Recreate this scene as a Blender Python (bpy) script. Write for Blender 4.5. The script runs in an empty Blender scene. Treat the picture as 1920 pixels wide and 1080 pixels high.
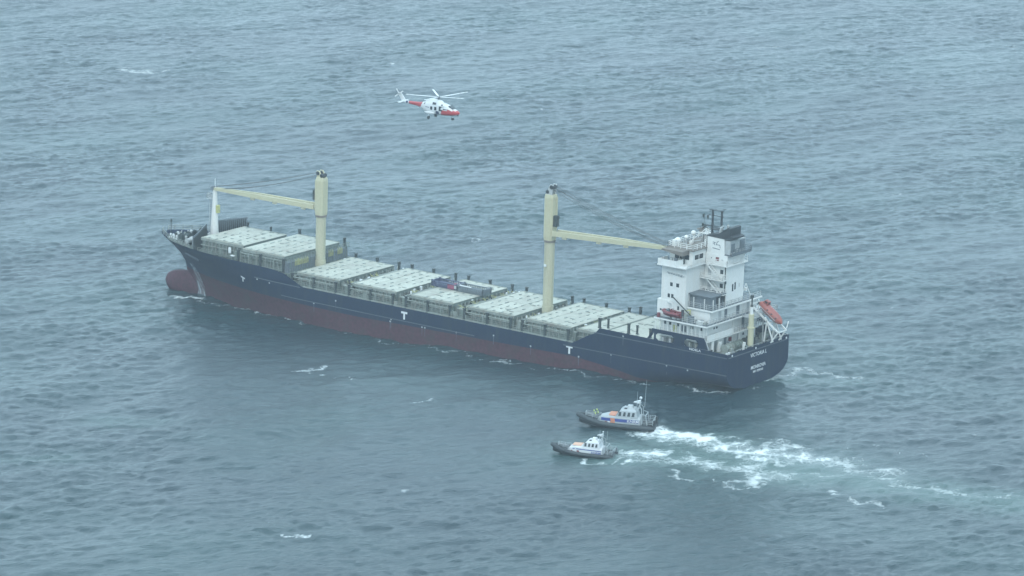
import bpy, math, random
import numpy as np
from mathutils import Vector, Matrix
random.seed(7)
SC = bpy.context.scene
# ------------------------------------------------------------------ camera
CAM = (-419.548, 651.638, 187.608)
cd = bpy.data.cameras.new('camera'); cam = bpy.data.objects.new('camera', cd); SC.collection.objects.link(cam)
cam.location = CAM
cam.rotation_euler = (math.radians(90 - 12.3373), 0, -0.93977 - math.pi / 2)
cd.sensor_width = 36.0; cd.lens = 8000.9 / 1920 * 36; cd.clip_start = 1.0; cd.clip_end = 20000
SC.camera = cam
# ------------------------------------------------------------------ sky and sun (overcast)
SUN_EL, SUN_AZ = math.radians(48), math.radians(118)      # azimuth counter-clockwise from +X
W = bpy.data.worlds.new('World'); SC.world = W; W.use_nodes = True
nt = W.node_tree; nt.nodes.clear()
sky = nt.nodes.new('ShaderNodeTexSky'); sky.sky_type = 'NISHITA'; sky.sun_disc = False
sky.sun_elevation = SUN_EL; sky.sun_rotation = math.pi / 2 - SUN_AZ
sky.air_density = 1.0; sky.dust_density = 3.0; sky.ozone_density = 1.5; sky.altitude = 0
mx = nt.nodes.new('ShaderNodeMix'); mx.data_type = 'RGBA'; mx.inputs['Factor'].default_value = 0.85
mx.inputs['B'].default_value = (4.8, 6.68, 7.82, 1)          # the even cloud layer
bg = nt.nodes.new('ShaderNodeBackground'); bg.inputs['Strength'].default_value = 0.15
ow = nt.nodes.new('ShaderNodeOutputWorld')
nt.links.new(sky.outputs[0], mx.inputs['A']); nt.links.new(mx.outputs['Result'], bg.inputs['Color']); nt.links.new(bg.outputs[0], ow.inputs[0])
sd = bpy.data.lights.new('sun', 'SUN'); sd.energy = 0.6; sd.angle = math.radians(25); sd.color = (1, 0.98, 0.94)
sun = bpy.data.objects.new('sun', sd); SC.collection.objects.link(sun)
sdir = Vector((math.cos(SUN_EL) * math.cos(SUN_AZ), math.cos(SUN_EL) * math.sin(SUN_AZ), math.sin(SUN_EL)))
sun.rotation_euler = sdir.to_track_quat('Z', 'Y').to_euler()
SC.view_settings.view_transform = 'Standard'; SC.view_settings.look = 'None'
SC.view_settings.exposure = 0.98; SC.view_settings.gamma = 1.0; SC.view_settings.use_curve_mapping = False
HAZE_DENSITY = 0.00014
# ------------------------------------------------------------------ helpers
def link(o):
    SC.collection.objects.link(o); return o
class MB:
    """collects shapes, then links them as one mesh object"""
    def __init__(s): s.v = []; s.f = []; s.m = []; s.mi = 0; s.comp = []
    def add(s, vs, fs):
        b = len(s.v); s.v += [tuple(v) for v in vs]; s.f += [tuple(b + i for i in f) for f in fs]; f0 = len(s.m); s.m += [s.mi] * len(fs); s.comp.append((b, f0, len(s.v), len(s.f)))
    def box(s, x0, x1, y0, y1, z0, z1):
        s.add([(x, y, z) for z in (z0, z1) for y in (y0, y1) for x in (x0, x1)],
              [(0, 2, 3, 1), (4, 5, 7, 6), (0, 1, 5, 4), (1, 3, 7, 5), (3, 2, 6, 7), (2, 0, 4, 6)])
    def beam(s, p, q, w, h, w2=None, h2=None, up=(0, 0, 1)):
        p = Vector(p); q = Vector(q); d = (q - p).normalized(); u = Vector(up)
        if abs(d.dot(u)) > .99: u = Vector((1, 0, 0))
        r = d.cross(u).normalized(); u = r.cross(d)
        w2 = w if w2 is None else w2; h2 = h if h2 is None else h2
        vs = [c + r * a * ww / 2 + u * b * hh / 2 for c, ww, hh in ((p, w, h), (q, w2, h2)) for b in (-1, 1) for a in (-1, 1)]
        s.add(vs, [(0, 2, 3, 1), (4, 5, 7, 6), (0, 1, 5, 4), (1, 3, 7, 5), (3, 2, 6, 7), (2, 0, 4, 6)])
    def tube(s, p, q, r0, r1=None, n=8, caps=True):
        r1 = r0 if r1 is None else r1
        p = Vector(p); q = Vector(q); d = (q - p).normalized()
        u = Vector((0, 0, 1)) if abs(d.z) < .9 else Vector((1, 0, 0))
        a = d.cross(u).normalized(); b = a.cross(d)
        vs = [c + (a * math.cos(t) + b * math.sin(t)) * r for c, r in ((p, r0), (q, r1)) for t in [2 * math.pi * k / n for k in range(n)]]
        fs = [(k, (k + 1) % n, n + (k + 1) % n, n + k) for k in range(n)]
        if caps: fs += [tuple(range(n))[::-1], tuple(range(n, 2 * n))]
        s.add(vs, fs)
    def path(s, pts, r, n=5):
        for a, b in zip(pts[:-1], pts[1:]): s.tube(a, b, r, r, n)
    def prism(s, pts, ax, a, b):
        """extrude polygon pts (2d) along axis ax from a to b"""
        n = len(pts)
        def mk(p, t):
            return {'x': (t, p[0], p[1]), 'y': (p[0], t, p[1]), 'z': (p[0], p[1], t)}[ax]
        s.add([mk(p, a) for p in pts] + [mk(p, b) for p in pts],
              [tuple(range(n))[::-1], tuple(range(n, 2 * n))] + [(k, (k + 1) % n, n + (k + 1) % n, n + k) for k in range(n)])
    def loft(s, rings, caps=True, closed=True):
        n = len(rings[0]); vs = [p for r in rings for p in r]; fs = []
        for i in range(len(rings) - 1):
            for k in range(n if closed else n - 1):
                fs.append((i * n + k, i * n + (k + 1) % n, (i + 1) * n + (k + 1) % n, (i + 1) * n + k))
        if caps: fs += [tuple(range(n))[::-1], tuple(range((len(rings) - 1) * n, len(rings) * n))]
        s.add(vs, fs)
    def ball(s, c, rx, ry=None, rz=None, n=12, m=8):
        ry = rx if ry is None else ry; rz = rx if rz is None else rz
        rings = [[(c[0] + rx * math.sin(a) * math.cos(t), c[1] + ry * math.sin(a) * math.sin(t), c[2] + rz * math.cos(a)) for t in [2 * math.pi * k / n for k in range(n)]]
                 for a in [max(.02, min(math.pi - .02, math.pi * j / m)) for j in range(m + 1)]]
        s.loft(rings)
    def pieces(s, name, mats, parent=None, per=1, smooth=False):
        """every added shape (or run of per shapes) becomes an object of its own"""
        out = []; grp = []; seen = {}
        comp = s.comp
        for k in range(0, len(comp), per):
            q = MB(); v0 = comp[k][0]; f0 = comp[k][1]; last = comp[min(k + per, len(comp)) - 1]
            q.v = s.v[v0:last[2]]; q.f = [tuple(i - v0 for i in f) for f in s.f[f0:last[3]]]; q.m = s.m[f0:last[3]]
            used = q.m[0] if len(set(q.m)) == 1 else None
            ms = mats if isinstance(mats, (list, tuple)) else [mats]
            if used is not None: ms = [ms[used]]; q.m = [0] * len(q.f)
            out.append(q.build(name, ms, parent, smooth))
        return out
    def build(s, name, mats, parent=None, smooth=False, mesh=None):
        me = bpy.data.meshes.new(name); me.from_pydata(s.v, [], s.f)
        if not isinstance(mats, (list, tuple)): mats = [mats]
        for m in mats: me.materials.append(m)
        me.polygons.foreach_set('material_index', s.m)
        if smooth: me.polygons.foreach_set('use_smooth', [True] * len(s.f))
        me.update()
        o = link(bpy.data.objects.new(name, me))
        if parent: o.parent = parent
        if smooth: 
            try: me.set_sharp_from_angle(angle=math.radians(38))
            except Exception: pass
        return o
def inst(o, parent, loc=(0, 0, 0), rot=(0, 0, 0)):
    c = o.copy(); link(c); c.parent = parent; c.location = loc; c.rotation_euler = rot; return c
def empty(name, label, cat, mat=None, group=None):
    o = link(bpy.data.objects.new(name, None)); o['label'] = label; o['category'] = cat
    if group: o['group'] = group
    if mat is not None: o.matrix_world = mat
    return o
def tag(o, label, cat, group=None):
    o['label'] = label; o['category'] = cat
    if group: o['group'] = group
    return o
def rail(mb, pts, h=1.05, sp=1.6, r=.035, rails=(1.05, .7, .35)):
    for a, b in zip(pts[:-1], pts[1:]):
        a = Vector(a); b = Vector(b); n = max(1, round((b - a).length / sp))
        for k in range(n + 1):
            p = a.lerp(b, k / n); mb.beam(p, p + Vector((0, 0, h)), 2 * r, 2 * r)
        for z in rails: mb.beam(a + Vector((0, 0, z * h / 1.05)), b + Vector((0, 0, z * h / 1.05)), 1.6 * r, 1.6 * r)
# ------------------------------------------------------------------ materials
def mat(name, col, rough=.55, metal=0., dirt=None, damt=.5, dscale=.6, streak=False, spec=.5, bump=0., var=.12, emis=None):
    m = bpy.data.materials.new(name); m.use_nodes = True; n = m.node_tree; L = n.links
    b = n.nodes['Principled BSDF']; b.inputs['Roughness'].default_value = rough; b.inputs['Metallic'].default_value = metal
    b.inputs['Specular IOR Level'].default_value = spec
    tc = n.nodes.new('ShaderNodeTexCoord')
    mp = n.nodes.new('ShaderNodeMapping'); L.new(tc.outputs['Object'], mp.inputs[0])
    if streak: mp.inputs['Scale'].default_value = (1.0, 1.0, 0.12)
    nz = n.nodes.new('ShaderNodeTexNoise'); nz.inputs['Scale'].default_value = dscale; nz.inputs['Detail'].default_value = 6; nz.inputs['Roughness'].default_value = .65
    L.new(mp.outputs[0], nz.inputs['Vector'])
    nf = n.nodes.new('ShaderNodeTexNoise'); nf.inputs['Scale'].default_value = dscale * 5; nf.inputs['Detail'].default_value = 4
    L.new(tc.outputs['Object'], nf.inputs['Vector'])
    oi = n.nodes.new('ShaderNodeObjectInfo')
    hs = n.nodes.new('ShaderNodeHueSaturation'); hs.inputs['Color'].default_value = (*col, 1)
    ma = n.nodes.new('ShaderNodeMapRange'); ma.inputs[3].default_value = 1 - var; ma.inputs[4].default_value = 1 + var; ma.inputs[1].default_value = .3; ma.inputs[2].default_value = .7
    L.new(nf.outputs[0], ma.inputs[0])
    mo = n.nodes.new('ShaderNodeMapRange'); mo.inputs[3].default_value = 1 - var * .6; mo.inputs[4].default_value = 1 + var * .6
    L.new(oi.outputs['Random'], mo.inputs[0])
    mu = n.nodes.new('ShaderNodeMath'); mu.operation = 'MULTIPLY'; L.new(ma.outputs[0], mu.inputs[0]); L.new(mo.outputs[0], mu.inputs[1]); L.new(mu.outputs[0], hs.inputs['Value'])
    out = hs.outputs[0]
    if dirt:
        rp = n.nodes.new('ShaderNodeMapRange'); rp.inputs[1].default_value = .48; rp.inputs[2].default_value = .72; rp.inputs[4].default_value = damt
        L.new(nz.outputs[0], rp.inputs[0])
        mi = n.nodes.new('ShaderNodeMix'); mi.data_type = 'RGBA'; mi.inputs['B'].default_value = (*dirt, 1)
        L.new(rp.outputs[0], mi.inputs['Factor']); L.new(out, mi.inputs['A']); out = mi.outputs['Result']
    L.new(out, b.inputs['Base Color'])
    if bump:
        bp = n.nodes.new('ShaderNodeBump'); bp.inputs['Strength'].default_value = bump; bp.inputs['Distance'].default_value = .1
        L.new(nf.outputs[0], bp.inputs['Height']); L.new(bp.outputs[0], b.inputs['Normal'])
    if emis: b.inputs['Emission Color'].default_value = (*emis, 1); b.inputs['Emission Strength'].default_value = 1
    return m
M_NAVY = mat('hull_navy', (.006, .015, .040), .55, spec=.15, dirt=(.024, .034, .04), damt=.6, dscale=.9, streak=True, var=.22)
M_RED = mat('hull_red', (.058, .019, .028), .7, spec=.15, dirt=(.044, .034, .034), damt=.85, dscale=.3, var=.25)
M_STRAKE = mat('strake', (.05, .066, .085), .6, dirt=(.05, .06, .06), var=.2)
M_DECK = mat('deck_green', (.09, .115, .10), .75, dirt=(.10, .07, .05), damt=.6, dscale=.8, var=.25)
M_COAM = mat('coaming_paint', (.13, .16, .14), .7, dirt=(.11, .12, .10), damt=.8, dscale=.9, streak=True, var=.2)
M_COVER = mat('hatch_cover_paint', (.35, .355, .30), .7, dirt=(.22, .20, .165), damt=.8, dscale=.45, var=.15)
M_SOCK = mat('socket_dark', (.19, .22, .20), .8, var=.3)
M_POST = mat('post_dark', (.025, .035, .033), .7, dirt=(.07, .055, .04), damt=.4)
M_FRAME = mat('frame_grey', (.20, .225, .20), .7, dirt=(.16, .12, .09), damt=.6)
M_YEL = mat('rod_yellow', (.40, .40, .16), .6, dirt=(.14, .14, .09), damt=.8, dscale=2.5)
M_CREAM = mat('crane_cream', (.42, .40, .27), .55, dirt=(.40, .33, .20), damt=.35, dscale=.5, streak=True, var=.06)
M_CREAM2 = mat('crane_cream_dull', (.37, .355, .25), .6, dirt=(.28, .24, .16), damt=.5, dscale=.7, streak=True, var=.08)  # slightly darker cream for pedestals and jib brackets
M_WHITE = mat('house_white', (.58, .59, .57), .5, dirt=(.50, .42, .32), damt=.32, dscale=.5, streak=True, var=.05)
M_GREYW = mat('house_grey', (.33, .35, .35), .6, dirt=(.25, .22, .18), damt=.4)
M_DKGREY = mat('dark_grey', (.11, .13, .145), .65, dirt=(.05, .06, .06), var=.15)
M_BLACK = mat('black_paint', (.018, .022, .025), .6)
M_GLASS = mat('dark_glass', (.012, .02, .025), .12)
M_CABLE = mat('wire_rope', (.05, .055, .055), .6)
M_ROOF = mat('roof_brown', (.16, .14, .12), .8, dirt=(.10, .08, .07), var=.15)
M_ORANGE = mat('boat_orange', (.23, .062, .05), .45, dirt=(.5, .12, .06), var=.08)
M_REDP = mat('red_paint', (.15, .03, .035), .5)
M_RUBBER = mat('rubber', (.02, .028, .032), .6, var=.2)
M_RBWHITE = mat('lifeboat_white', (.50, .52, .53), .4, var=.04)
M_RBGREY = mat('lifeboat_silver', (.30, .33, .34), .45, var=.06)
M_RBBLUE = mat('lifeboat_blue', (.02, .045, .22), .45)
M_RBORANGE = mat('lifeboat_orange', (.45, .17, .09), .5)
M_PALEORANGE = mat('deck_salmon', (.55, .32, .22), .6, var=.1)
M_MARK = mat('white_marking', (.60, .62, .62), .6, var=.05)
M_LIME = mat('crew_lime', (.36, .45, .12), .7)
M_HW = mat('heli_white', (.56, .58, .58), .35, var=.03)
M_HR = mat('heli_red', (.40, .045, .05), .35, var=.05)
M_HB = mat('heli_navy', (.02, .035, .09), .35)
# ------------------------------------------------------------------ sea
def ocean_tile(N, L, wind, peak, rms, seed, spread=2.0, cut=.6):
    rng = np.random.default_rng(seed)
    k1 = 2 * np.pi * np.fft.fftfreq(N, L / N); kx, ky = np.meshgrid(k1, k1, indexing='ij'); k = np.hypot(kx, ky); k[0, 0] = 1
    kp = 2 * np.pi / peak
    c = (kx * math.cos(wind) + ky * math.sin(wind)) / k
    P = np.exp(-1.0 * (kp / k) ** 2) / k ** 3.6 * (0.06 + np.abs(c) ** (2 * spread)) * np.exp(-(k * cut / (2 * np.pi)) ** 2)
    P[0, 0] = 0
    H = np.sqrt(P) * (rng.normal(size=(N, N)) + 1j * rng.normal(size=(N, N)))
    h = np.fft.ifft2(H); dx = np.fft.ifft2(-1j * kx / k * H).real; dy = np.fft.ifft2(-1j * ky / k * H).real
    s = rms / h.real.std(); return h.real * s, dx * s, dy * s, L
def sample(T, x, y, which):
    h, L = T[which], T[3]; N = h.shape[0]
    u = (x / L % 1) * N; v = (y / L % 1) * N
    i = u.astype(int); j = v.astype(int); fu = u - i; fv = v - j; i %= N; j %= N; i1 = (i + 1) % N; j1 = (j + 1) % N
    return (h[i, j] * (1 - fu) + h[i1, j] * fu) * (1 - fv) + (h[i, j1] * (1 - fu) + h[i1, j1] * fu) * fv
VIEW = -0.93977
WIND = VIEW + math.radians(24)
TA = ocean_tile(768, 307., WIND, 8.5, .095, 3, 2.2, .6)
TB = ocean_tile(512, 113., WIND - .35, 3.9, .056, 5, 1.0, .35)
TC = ocean_tile(256, 523., WIND + .5, 38., .17, 9, 1.5, 3.)
def axis(lo, hi, step, far):
    a = list(np.arange(lo, hi, step)); s = step; x = a[-1]; up = []
    while x < far: s *= 1.28; x += s; up.append(x)
    s = step; x = a[0]; dn = []
    while x > -far: s *= 1.28; x -= s; dn.append(x)
    return np.array(dn[::-1] + a + up)
FOAM = [([(-3.9, 38.5), (-7.8, 39.5), (-11.2, 39.9), (-15.2, 40.3)], 2.22, 1.25), ([(-5.9, 41.3), (-17.0, 41.8), (-30.6, 42.0), (-39.9, 41.2)], 4.69, 0.84), ([(-20.2, 53.3), (-33.4, 54.9), (-39.4, 54.0)], 4.04, 0.7), ([(-34.5, 42.9), (-46.9, 41.9), (-54.4, 40.1)], 3.51, 0.64), ([(-8.8, 57.9), (-16.8, 54.8)], 2.43, 0.66), ([(-12.7, 58.7), (-21.8, 55.7)], 1.89, 0.5), ([(-4.9, 39.3), (-13.1, 40.9), (-17.4, 41.5)], 3.87, 0.75), ([(-15.6, 40.4), (-24.5, 44.6), (-29.2, 39.9), (-31.6, 34.9)], 2.47, 0.72), ([(-13.7, 41.8), (-22.4, 44.8), (-30.4, 46.8), (-36.8, 46.6)], 1.37, 0.8), ([(-26.4, 44.2), (-25.8, 36.3), (-30.1, 36.9), (-31.9, 48.3)], 1.9, 0.75), ([(-15.7, 38.0), (-22.2, 34.2), (-32.0, 34.6)], 0.96, 0.6), ([(-1.9, 44.7), (-5.7, 45.3), (-8.9, 44.9)], 0.69, 0.8), ([(-8.2, 58.8), (-10.6, 55.7), (-14.8, 53.5)], 2.16, 0.85), ([(-7.5, 56.1), (-12.4, 51.6)], 0.81, 0.7), ([(-15.4, 54.5), (-22.2, 54.5), (-28.0, 56.6)], 1.08, 0.5), ([(-6.5, 66.0), (-9.9, 64.4), (-13.1, 59.3)], 0.7, 0.85), ([(-21.7, 61.2), (-24.8, 64.7), (-28.2, 63.5), (-34.2, 65.2), (-39.0, 63.5), (-40.4, 59.0), (-37.8, 53.9), (-34.3, 53.8)], 0.91, 0.62), ([(-33.6, 63.5), (-38.9, 57.5)], 1.85, 0.72), ([(-30.5, 50.3), (-35.4, 51.2), (-41.8, 51.0), (-46.6, 48.4), (-51.8, 41.1), (-56.2, 41.4)], 1.21, 0.58), ([(-43.4, 34.5), (-44.7, 42.7)], 1.08, 0.5), ([(-31.6, 34.9), (-36.9, 32.9), (-43.8, 35.2), (-51.0, 34.5)], 0.68, 0.45), ([(-52.6, 57.9), (-57.3, 58.7), (-64.4, 61.1)], 0.92, 0.68), ([(-53.4, 45.6), (-61.7, 45.2), (-66.0, 45.5), (-70.4, 45.8)], 1.2, 0.66), ([(-63.9, 44.5), (-69.5, 46.0)], 1.58, 0.62), ([(-70.4, 45.8), (-75.8, 44.4), (-81.1, 42.2)], 0.79, 0.55), ([(-34.5, 29.0), (-41.0, 25.2), (-46.6, 27.2)], 0.49, 0.5), ([(-51.7, 26.7), (-54.7, 26.3)], 1.36, 0.42), ([(-43.7, 54.0), (-48.7, 56.8)], 0.53, 0.4), ([(-16.4, 49.2), (-24.4, 51.1), (-30.9, 54.4)], 1.09, 0.45), ([(-15.8, 45.0), (-27.5, 45.7), (-47.3, 42.5), (-58.4, 43.3)], 5.46, 0.38), ([(0.1, -3.2), (0.2, -9.6), (-3.6, -14.9), (-12.6, -15.6)], 1.16, 0.62), ([(0.9, -6.9), (-1.8, -12.1)], 1.75, 0.6), ([(8.3, 11.6), (3.8, 10.3), (0.7, 6.5)], 0.75, 0.8), ([(-0.2, 7.4), (-3.6, -1.8)], 1.15, 0.42), ([(137.5, 6.2), (135.1, 5.0), (132.3, 4.3)], 1.01, 1.0), ([(132.0, 4.6), (127.3, 6.2), (115.9, 7.7), (102.7, 8.8)], 0.69, 0.62), ([(102.1, 9.6), (82.0, 11.2), (54.8, 12.9), (32.3, 12.8), (9.4, 10.8)], 0.62, 0.55), ([(75.8, 41.1), (75.6, 38.8), (74.1, 37.8)], 1.21, 0.9), ([(73.5, 42.7), (70.8, 41.8)], 0.8, 0.69), ([(64.9, 42.8), (63.7, 41.9)], 0.48, 0.69), ([(332.6, -198.9), (326.3, -200.3), (322.2, -204.3)], 1.15, 0.71), ([(332.3, -202.4), (323.1, -201.6)], 1.72, 0.57), ([(282.5, -252.8), (278.3, -250.3)], 0.87, 0.8), ([(214.1, -335.0), (211.0, -337.3)], 0.77, 0.69), ([(205.2, -312.1), (203.8, -312.0)], 0.87, 0.86), ([(49.4, 15.0), (48.2, 14.1)], 0.81, 0.75), ([(43.6, 48.0), (42.9, 45.4), (41.9, 42.6)], 0.97, 0.63), ([(5.6, 132.7), (3.7, 133.3), (1.8, 131.6)], 0.49, 0.9), ([(12.4, 126.0), (10.6, 127.9)], 0.35, 0.63), ([(87.7, 97.9), (87.5, 96.7)], 0.46, 0.63), ([(89.5, 93.3), (88.6, 89.7)], 0.47, 0.57), ([(75.3, -173.3), (72.8, -175.1)], 0.98, 0.63), ([(122.1, -73.9), (120.9, -76.2)], 0.69, 0.63), ([(16.3, -70.8), (15.2, -71.0)], 0.52, 0.69), ([(204.6, -159.6), (200.9, -162.3)], 0.78, 0.52), ([(75.3, -229.9), (75.4, -234.1)], 0.77, 0.69), ([(6.6, 98.3), (5.8, 97.4)], 0.43, 0.57), ([(-48.7, 9.7), (-53.9, 10.2)], 0.57, 0.57), ([(161.2, -376.9), (157.3, -377.4)], 0.72, 0.63), ([(204.5, -216.3), (204.1, -217.6)], 0.65, 0.63), ([(105.5, -94.5), (103.3, -97.5)], 0.56, 0.46), ([(246.4, -72.2), (243.5, -73.6)], 0.6, 0.52), ([(-14.7, -66.0), (-16.9, -66.4)], 0.51, 0.46), ([(188.4, -229.9), (187.1, -232.8)], 0.65, 0.46), ([(139.7, -223.0), (137.0, -224.9)], 0.58, 0.46), ([(245.9, -101.7), (244.3, -103.8)], 0.56, 0.46), ([(52.8, 22.3), (50.7, 21.8)], 0.48, 0.46), ([(75.0, -142.1), (73.4, -144.0)], 0.53, 0.52)]
TURB = [([(-8.4, 57.3), (-14.9, 50.3), (-29.5, 48.8), (-43.3, 49.9)], 10.83, 0.9), ([(-43.3, 49.9), (-61.1, 47.8), (-83.0, 44.6)], 7.99, 0.75), ([(-6.4, 64.2), (-13.9, 58.8)], 3.77, 0.5), ([(-8.8, 43.0), (-17.8, 41.2)], 6.05, 1.0), ([(82.1, 92.4), (71.5, 87.1)], 3.93, 0.3), ([(78.1, 124.8), (68.1, 116.6)], 3.26, 0.3), ([(160.0, -62.1), (130.8, -55.1)], 4.76, 0.25), ([(64.2, -103.4), (38.6, -75.8)], 5.32, 0.3), ([(0.3, -4.2), (-13.3, -12.5)], 2.9, 0.35)]
cv, sv = math.cos(VIEW), math.sin(VIEW)
VV = axis(640., 1330., .72, 6500.); UU = axis(-172., 172., .52, 6500.)
U, V = np.meshgrid(UU, VV, indexing='ij')
X = CAM[0] + V * cv + U * sv; Y = CAM[1] + V * sv - U * cv
ed = np.clip((200 - np.abs(U)) / 30, 0, 1) * np.clip((V - 600) / 40, 0, 1) * np.clip((1370 - V) / 40, 0, 1)
def wave(X, Y):
    gust = np.clip(1 + 2.6 * sample(TC, X * .37 + 60, Y * .37, 0), .5, 1.4)      # calmer and rougher patches
    z = sample(TA, X, Y, 0) * (.6 + .4 * gust) + sample(TB, X * .8 - Y * .6, X * .6 + Y * .8, 0) * gust + sample(TC, X, Y, 0)
    return z
Z = wave(X, Y) * ed
XD = X + sample(TA, X, Y, 1) * 1.1 * ed; YD = Y + sample(TA, X, Y, 2) * 1.1 * ed
def strokes(S, X, Y):
    F = np.zeros_like(X)
    for P, r, I in S:
        if len(P) == 1: P = P * 2
        xs = [p[0] for p in P]; ys = [p[1] for p in P]; g = 2.6 * r
        m = (X > min(xs) - g) & (X < max(xs) + g) & (Y > min(ys) - g) & (Y < max(ys) + g)
        if not m.any(): continue
        x = X[m]; y = Y[m]; d = np.full(x.shape, 1e9)
        for (ax, ay), (bx, by) in zip(P[:-1], P[1:]):
            L2 = (bx - ax) ** 2 + (by - ay) ** 2 + 1e-9
            t = np.clip(((x - ax) * (bx - ax) + (y - ay) * (by - ay)) / L2, 0, 1)
            d = np.minimum(d, np.hypot(x - ax - t * (bx - ax), y - ay - t * (by - ay)))
        F[m] = np.maximum(F[m], I * np.exp(-(d / r) ** 2))
    return F
# the strokes wander with the water instead of running straight
wx = sample(TC, X * 3, Y * 3, 0) * 6 + sample(TA, X * 2, Y * 2, 0) * 2.2; wy = sample(TC, X * 3 + 200, Y * 3 + 90, 0) * 6 + sample(TA, X * 2 + 77, Y * 2 + 31, 0) * 2.2
FO = strokes(FOAM, X + wx, Y + wy)
crest = (Z - .47) / .35
FO = np.maximum(FO, np.clip(crest, 0, 1) * .42)
TU = strokes(TURB, X + wx, Y + wy)
nu, nv = U.shape
co = np.stack([XD, YD, Z], -1).reshape(-1, 3).astype(np.float32)
idx = np.arange(nu * nv, dtype=np.int32).reshape(nu, nv)
q = np.stack([idx[:-1, :-1], idx[:-1, 1:], idx[1:, 1:], idx[1:, :-1]], -1).reshape(-1, 4)
me = bpy.data.meshes.new('sea'); me.vertices.add(len(co)); me.vertices.foreach_set('co', co.ravel())
me.loops.add(q.size); me.loops.foreach_set('vertex_index', q.ravel())
me.polygons.add(len(q)); me.polygons.foreach_set('loop_start', np.arange(0, q.size, 4, dtype=np.int32))
me.polygons.foreach_set('use_smooth', np.ones(len(q), dtype=bool))
me.update(calc_edges=True)
for nm, A in (('foam', FO), ('turb', TU)):
    at = me.attributes.new(nm, 'FLOAT', 'POINT'); at.data.foreach_set('value', A.ravel().astype(np.float32))
sea = link(bpy.data.objects.new('sea', me)); sea['kind'] = 'structure'
def seaz(x, y):
    return float(wave(np.array([x]), np.array([y]))[0])
m = bpy.data.materials.new('sea_water'); m.use_nodes = True; n = m.node_tree; L = n.links; N = n.nodes.new
b = n.nodes['Principled BSDF']; b.inputs['IOR'].default_value = 1.333
tc = N('ShaderNodeTexCoord')
mp = N('ShaderNodeMapping'); mp.inputs['Rotation'].default_value = (0, 0, -WIND); L.new(tc.outputs['Object'], mp.inputs[0])
def noise(scale, sx=1., sy=1., detail=4, rough=.6, dist=0.):
    mm = N('ShaderNodeMapping'); mm.inputs['Scale'].default_value = (sx, sy, 1); L.new(mp.outputs[0], mm.inputs[0])
    z = N('ShaderNodeTexNoise'); z.inputs['Scale'].default_value = scale; z.inputs['Detail'].default_value = detail; z.inputs['Roughness'].default_value = rough; z.inputs['Distortion'].default_value = dist
    L.new(mm.outputs[0], z.inputs['Vector']); return z.outputs[0]
def math_(op, a, bb=None, c=None):
    x = N('ShaderNodeMath'); x.operation = op
    for i, v in enumerate((a, bb, c)):
        if v is None: continue
        if hasattr(v, 'node'): L.new(v, x.inputs[i])
        else: x.inputs[i].default_value = v
    return x.outputs[0]
def mapr(v, a, bb, c=0., d=1., smooth=False):
    x = N('ShaderNodeMapRange'); x.inputs[1].default_value = a; x.inputs[2].default_value = bb; x.inputs[3].default_value = c; x.inputs[4].default_value = d
    if smooth: x.interpolation_type = 'SMOOTHSTEP'
    L.new(v, x.inputs[0]); return x.outputs[0]
def mixc(f, a, bb):
    x = N('ShaderNodeMix'); x.data_type = 'RGBA'
    for k, v in (('Factor', f), ('A', a), ('B', bb)):
        if hasattr(v, 'node'): L.new(v, x.inputs[k])
        else: x.inputs[k].default_value = v if k == 'Factor' else (*v, 1)
    return x.outputs['Result']
af = N('ShaderNodeAttribute'); af.attribute_name = 'foam'; at = N('ShaderNodeAttribute'); at.attribute_name = 'turb'
foam, turb = af.outputs['Fac'], at.outputs['Fac']
# lace: warped cell edges at two sizes, broken by noise
wn = N('ShaderNodeTexNoise'); wn.inputs['Scale'].default_value = .9; wn.inputs['Detail'].default_value = 3; L.new(tc.outputs['Object'], wn.inputs['Vector'])
vm = N('ShaderNodeVectorMath'); vm.operation = 'MULTIPLY_ADD'; L.new(wn.outputs[1], vm.inputs[0]); vm.inputs[1].default_value = (2.6, 2.6, 0); L.new(tc.outputs['Object'], vm.inputs[2])
def lace(scale, wd):
    v = N('ShaderNodeTexVoronoi'); v.feature = 'DISTANCE_TO_EDGE'; v.inputs['Scale'].default_value = scale; L.new(vm.outputs[0], v.inputs['Vector'])
    return mapr(v.outputs['Distance'], 0., wd, 1., 0.)
lc = math_('MAXIMUM', math_('MAXIMUM', lace(.19, .13), math_('MULTIPLY', lace(.42, .16), .92)), math_('MULTIPLY', lace(1.1, .2), .7))
ns = noise(.5, 1, 1, 7, .72)
pat = math_('ADD', math_('MULTIPLY', lc, .78), math_('MULTIPLY', mapr(ns, .36, .68), .42))
fm = mapr(math_('MULTIPLY', foam, math_('ADD', pat, .08)), .25, .86, 0, .9, True)
fm = math_('MAXIMUM', fm, mapr(math_('MULTIPLY', foam, math_('ADD', ns, .5)), .85, 1.3, 0, .95, True))
soft = math_('MULTIPLY', mapr(math_('MULTIPLY', foam, math_('ADD', ns, .35)), .15, .8, 0, .20, True), 1.)
fm = math_('MAXIMUM', fm, soft)
patch = mapr(noise(.018, 1, 1, 3, .5), .42, .66)
col = mixc(mapr(turb, 0, 1, 0, .9), mixc(patch, (.010, .026, .034), (.016, .042, .046)), (.080, .135, .125))
col = mixc(fm, col, (.66, .70, .70))
L.new(col, b.inputs['Base Color'])
L.new(mapr(fm, 0, 1, .20, .85), b.inputs['Roughness'])
L.new(mapr(fm, 0, 1, .5, .15), b.inputs['Specular IOR Level'])
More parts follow.
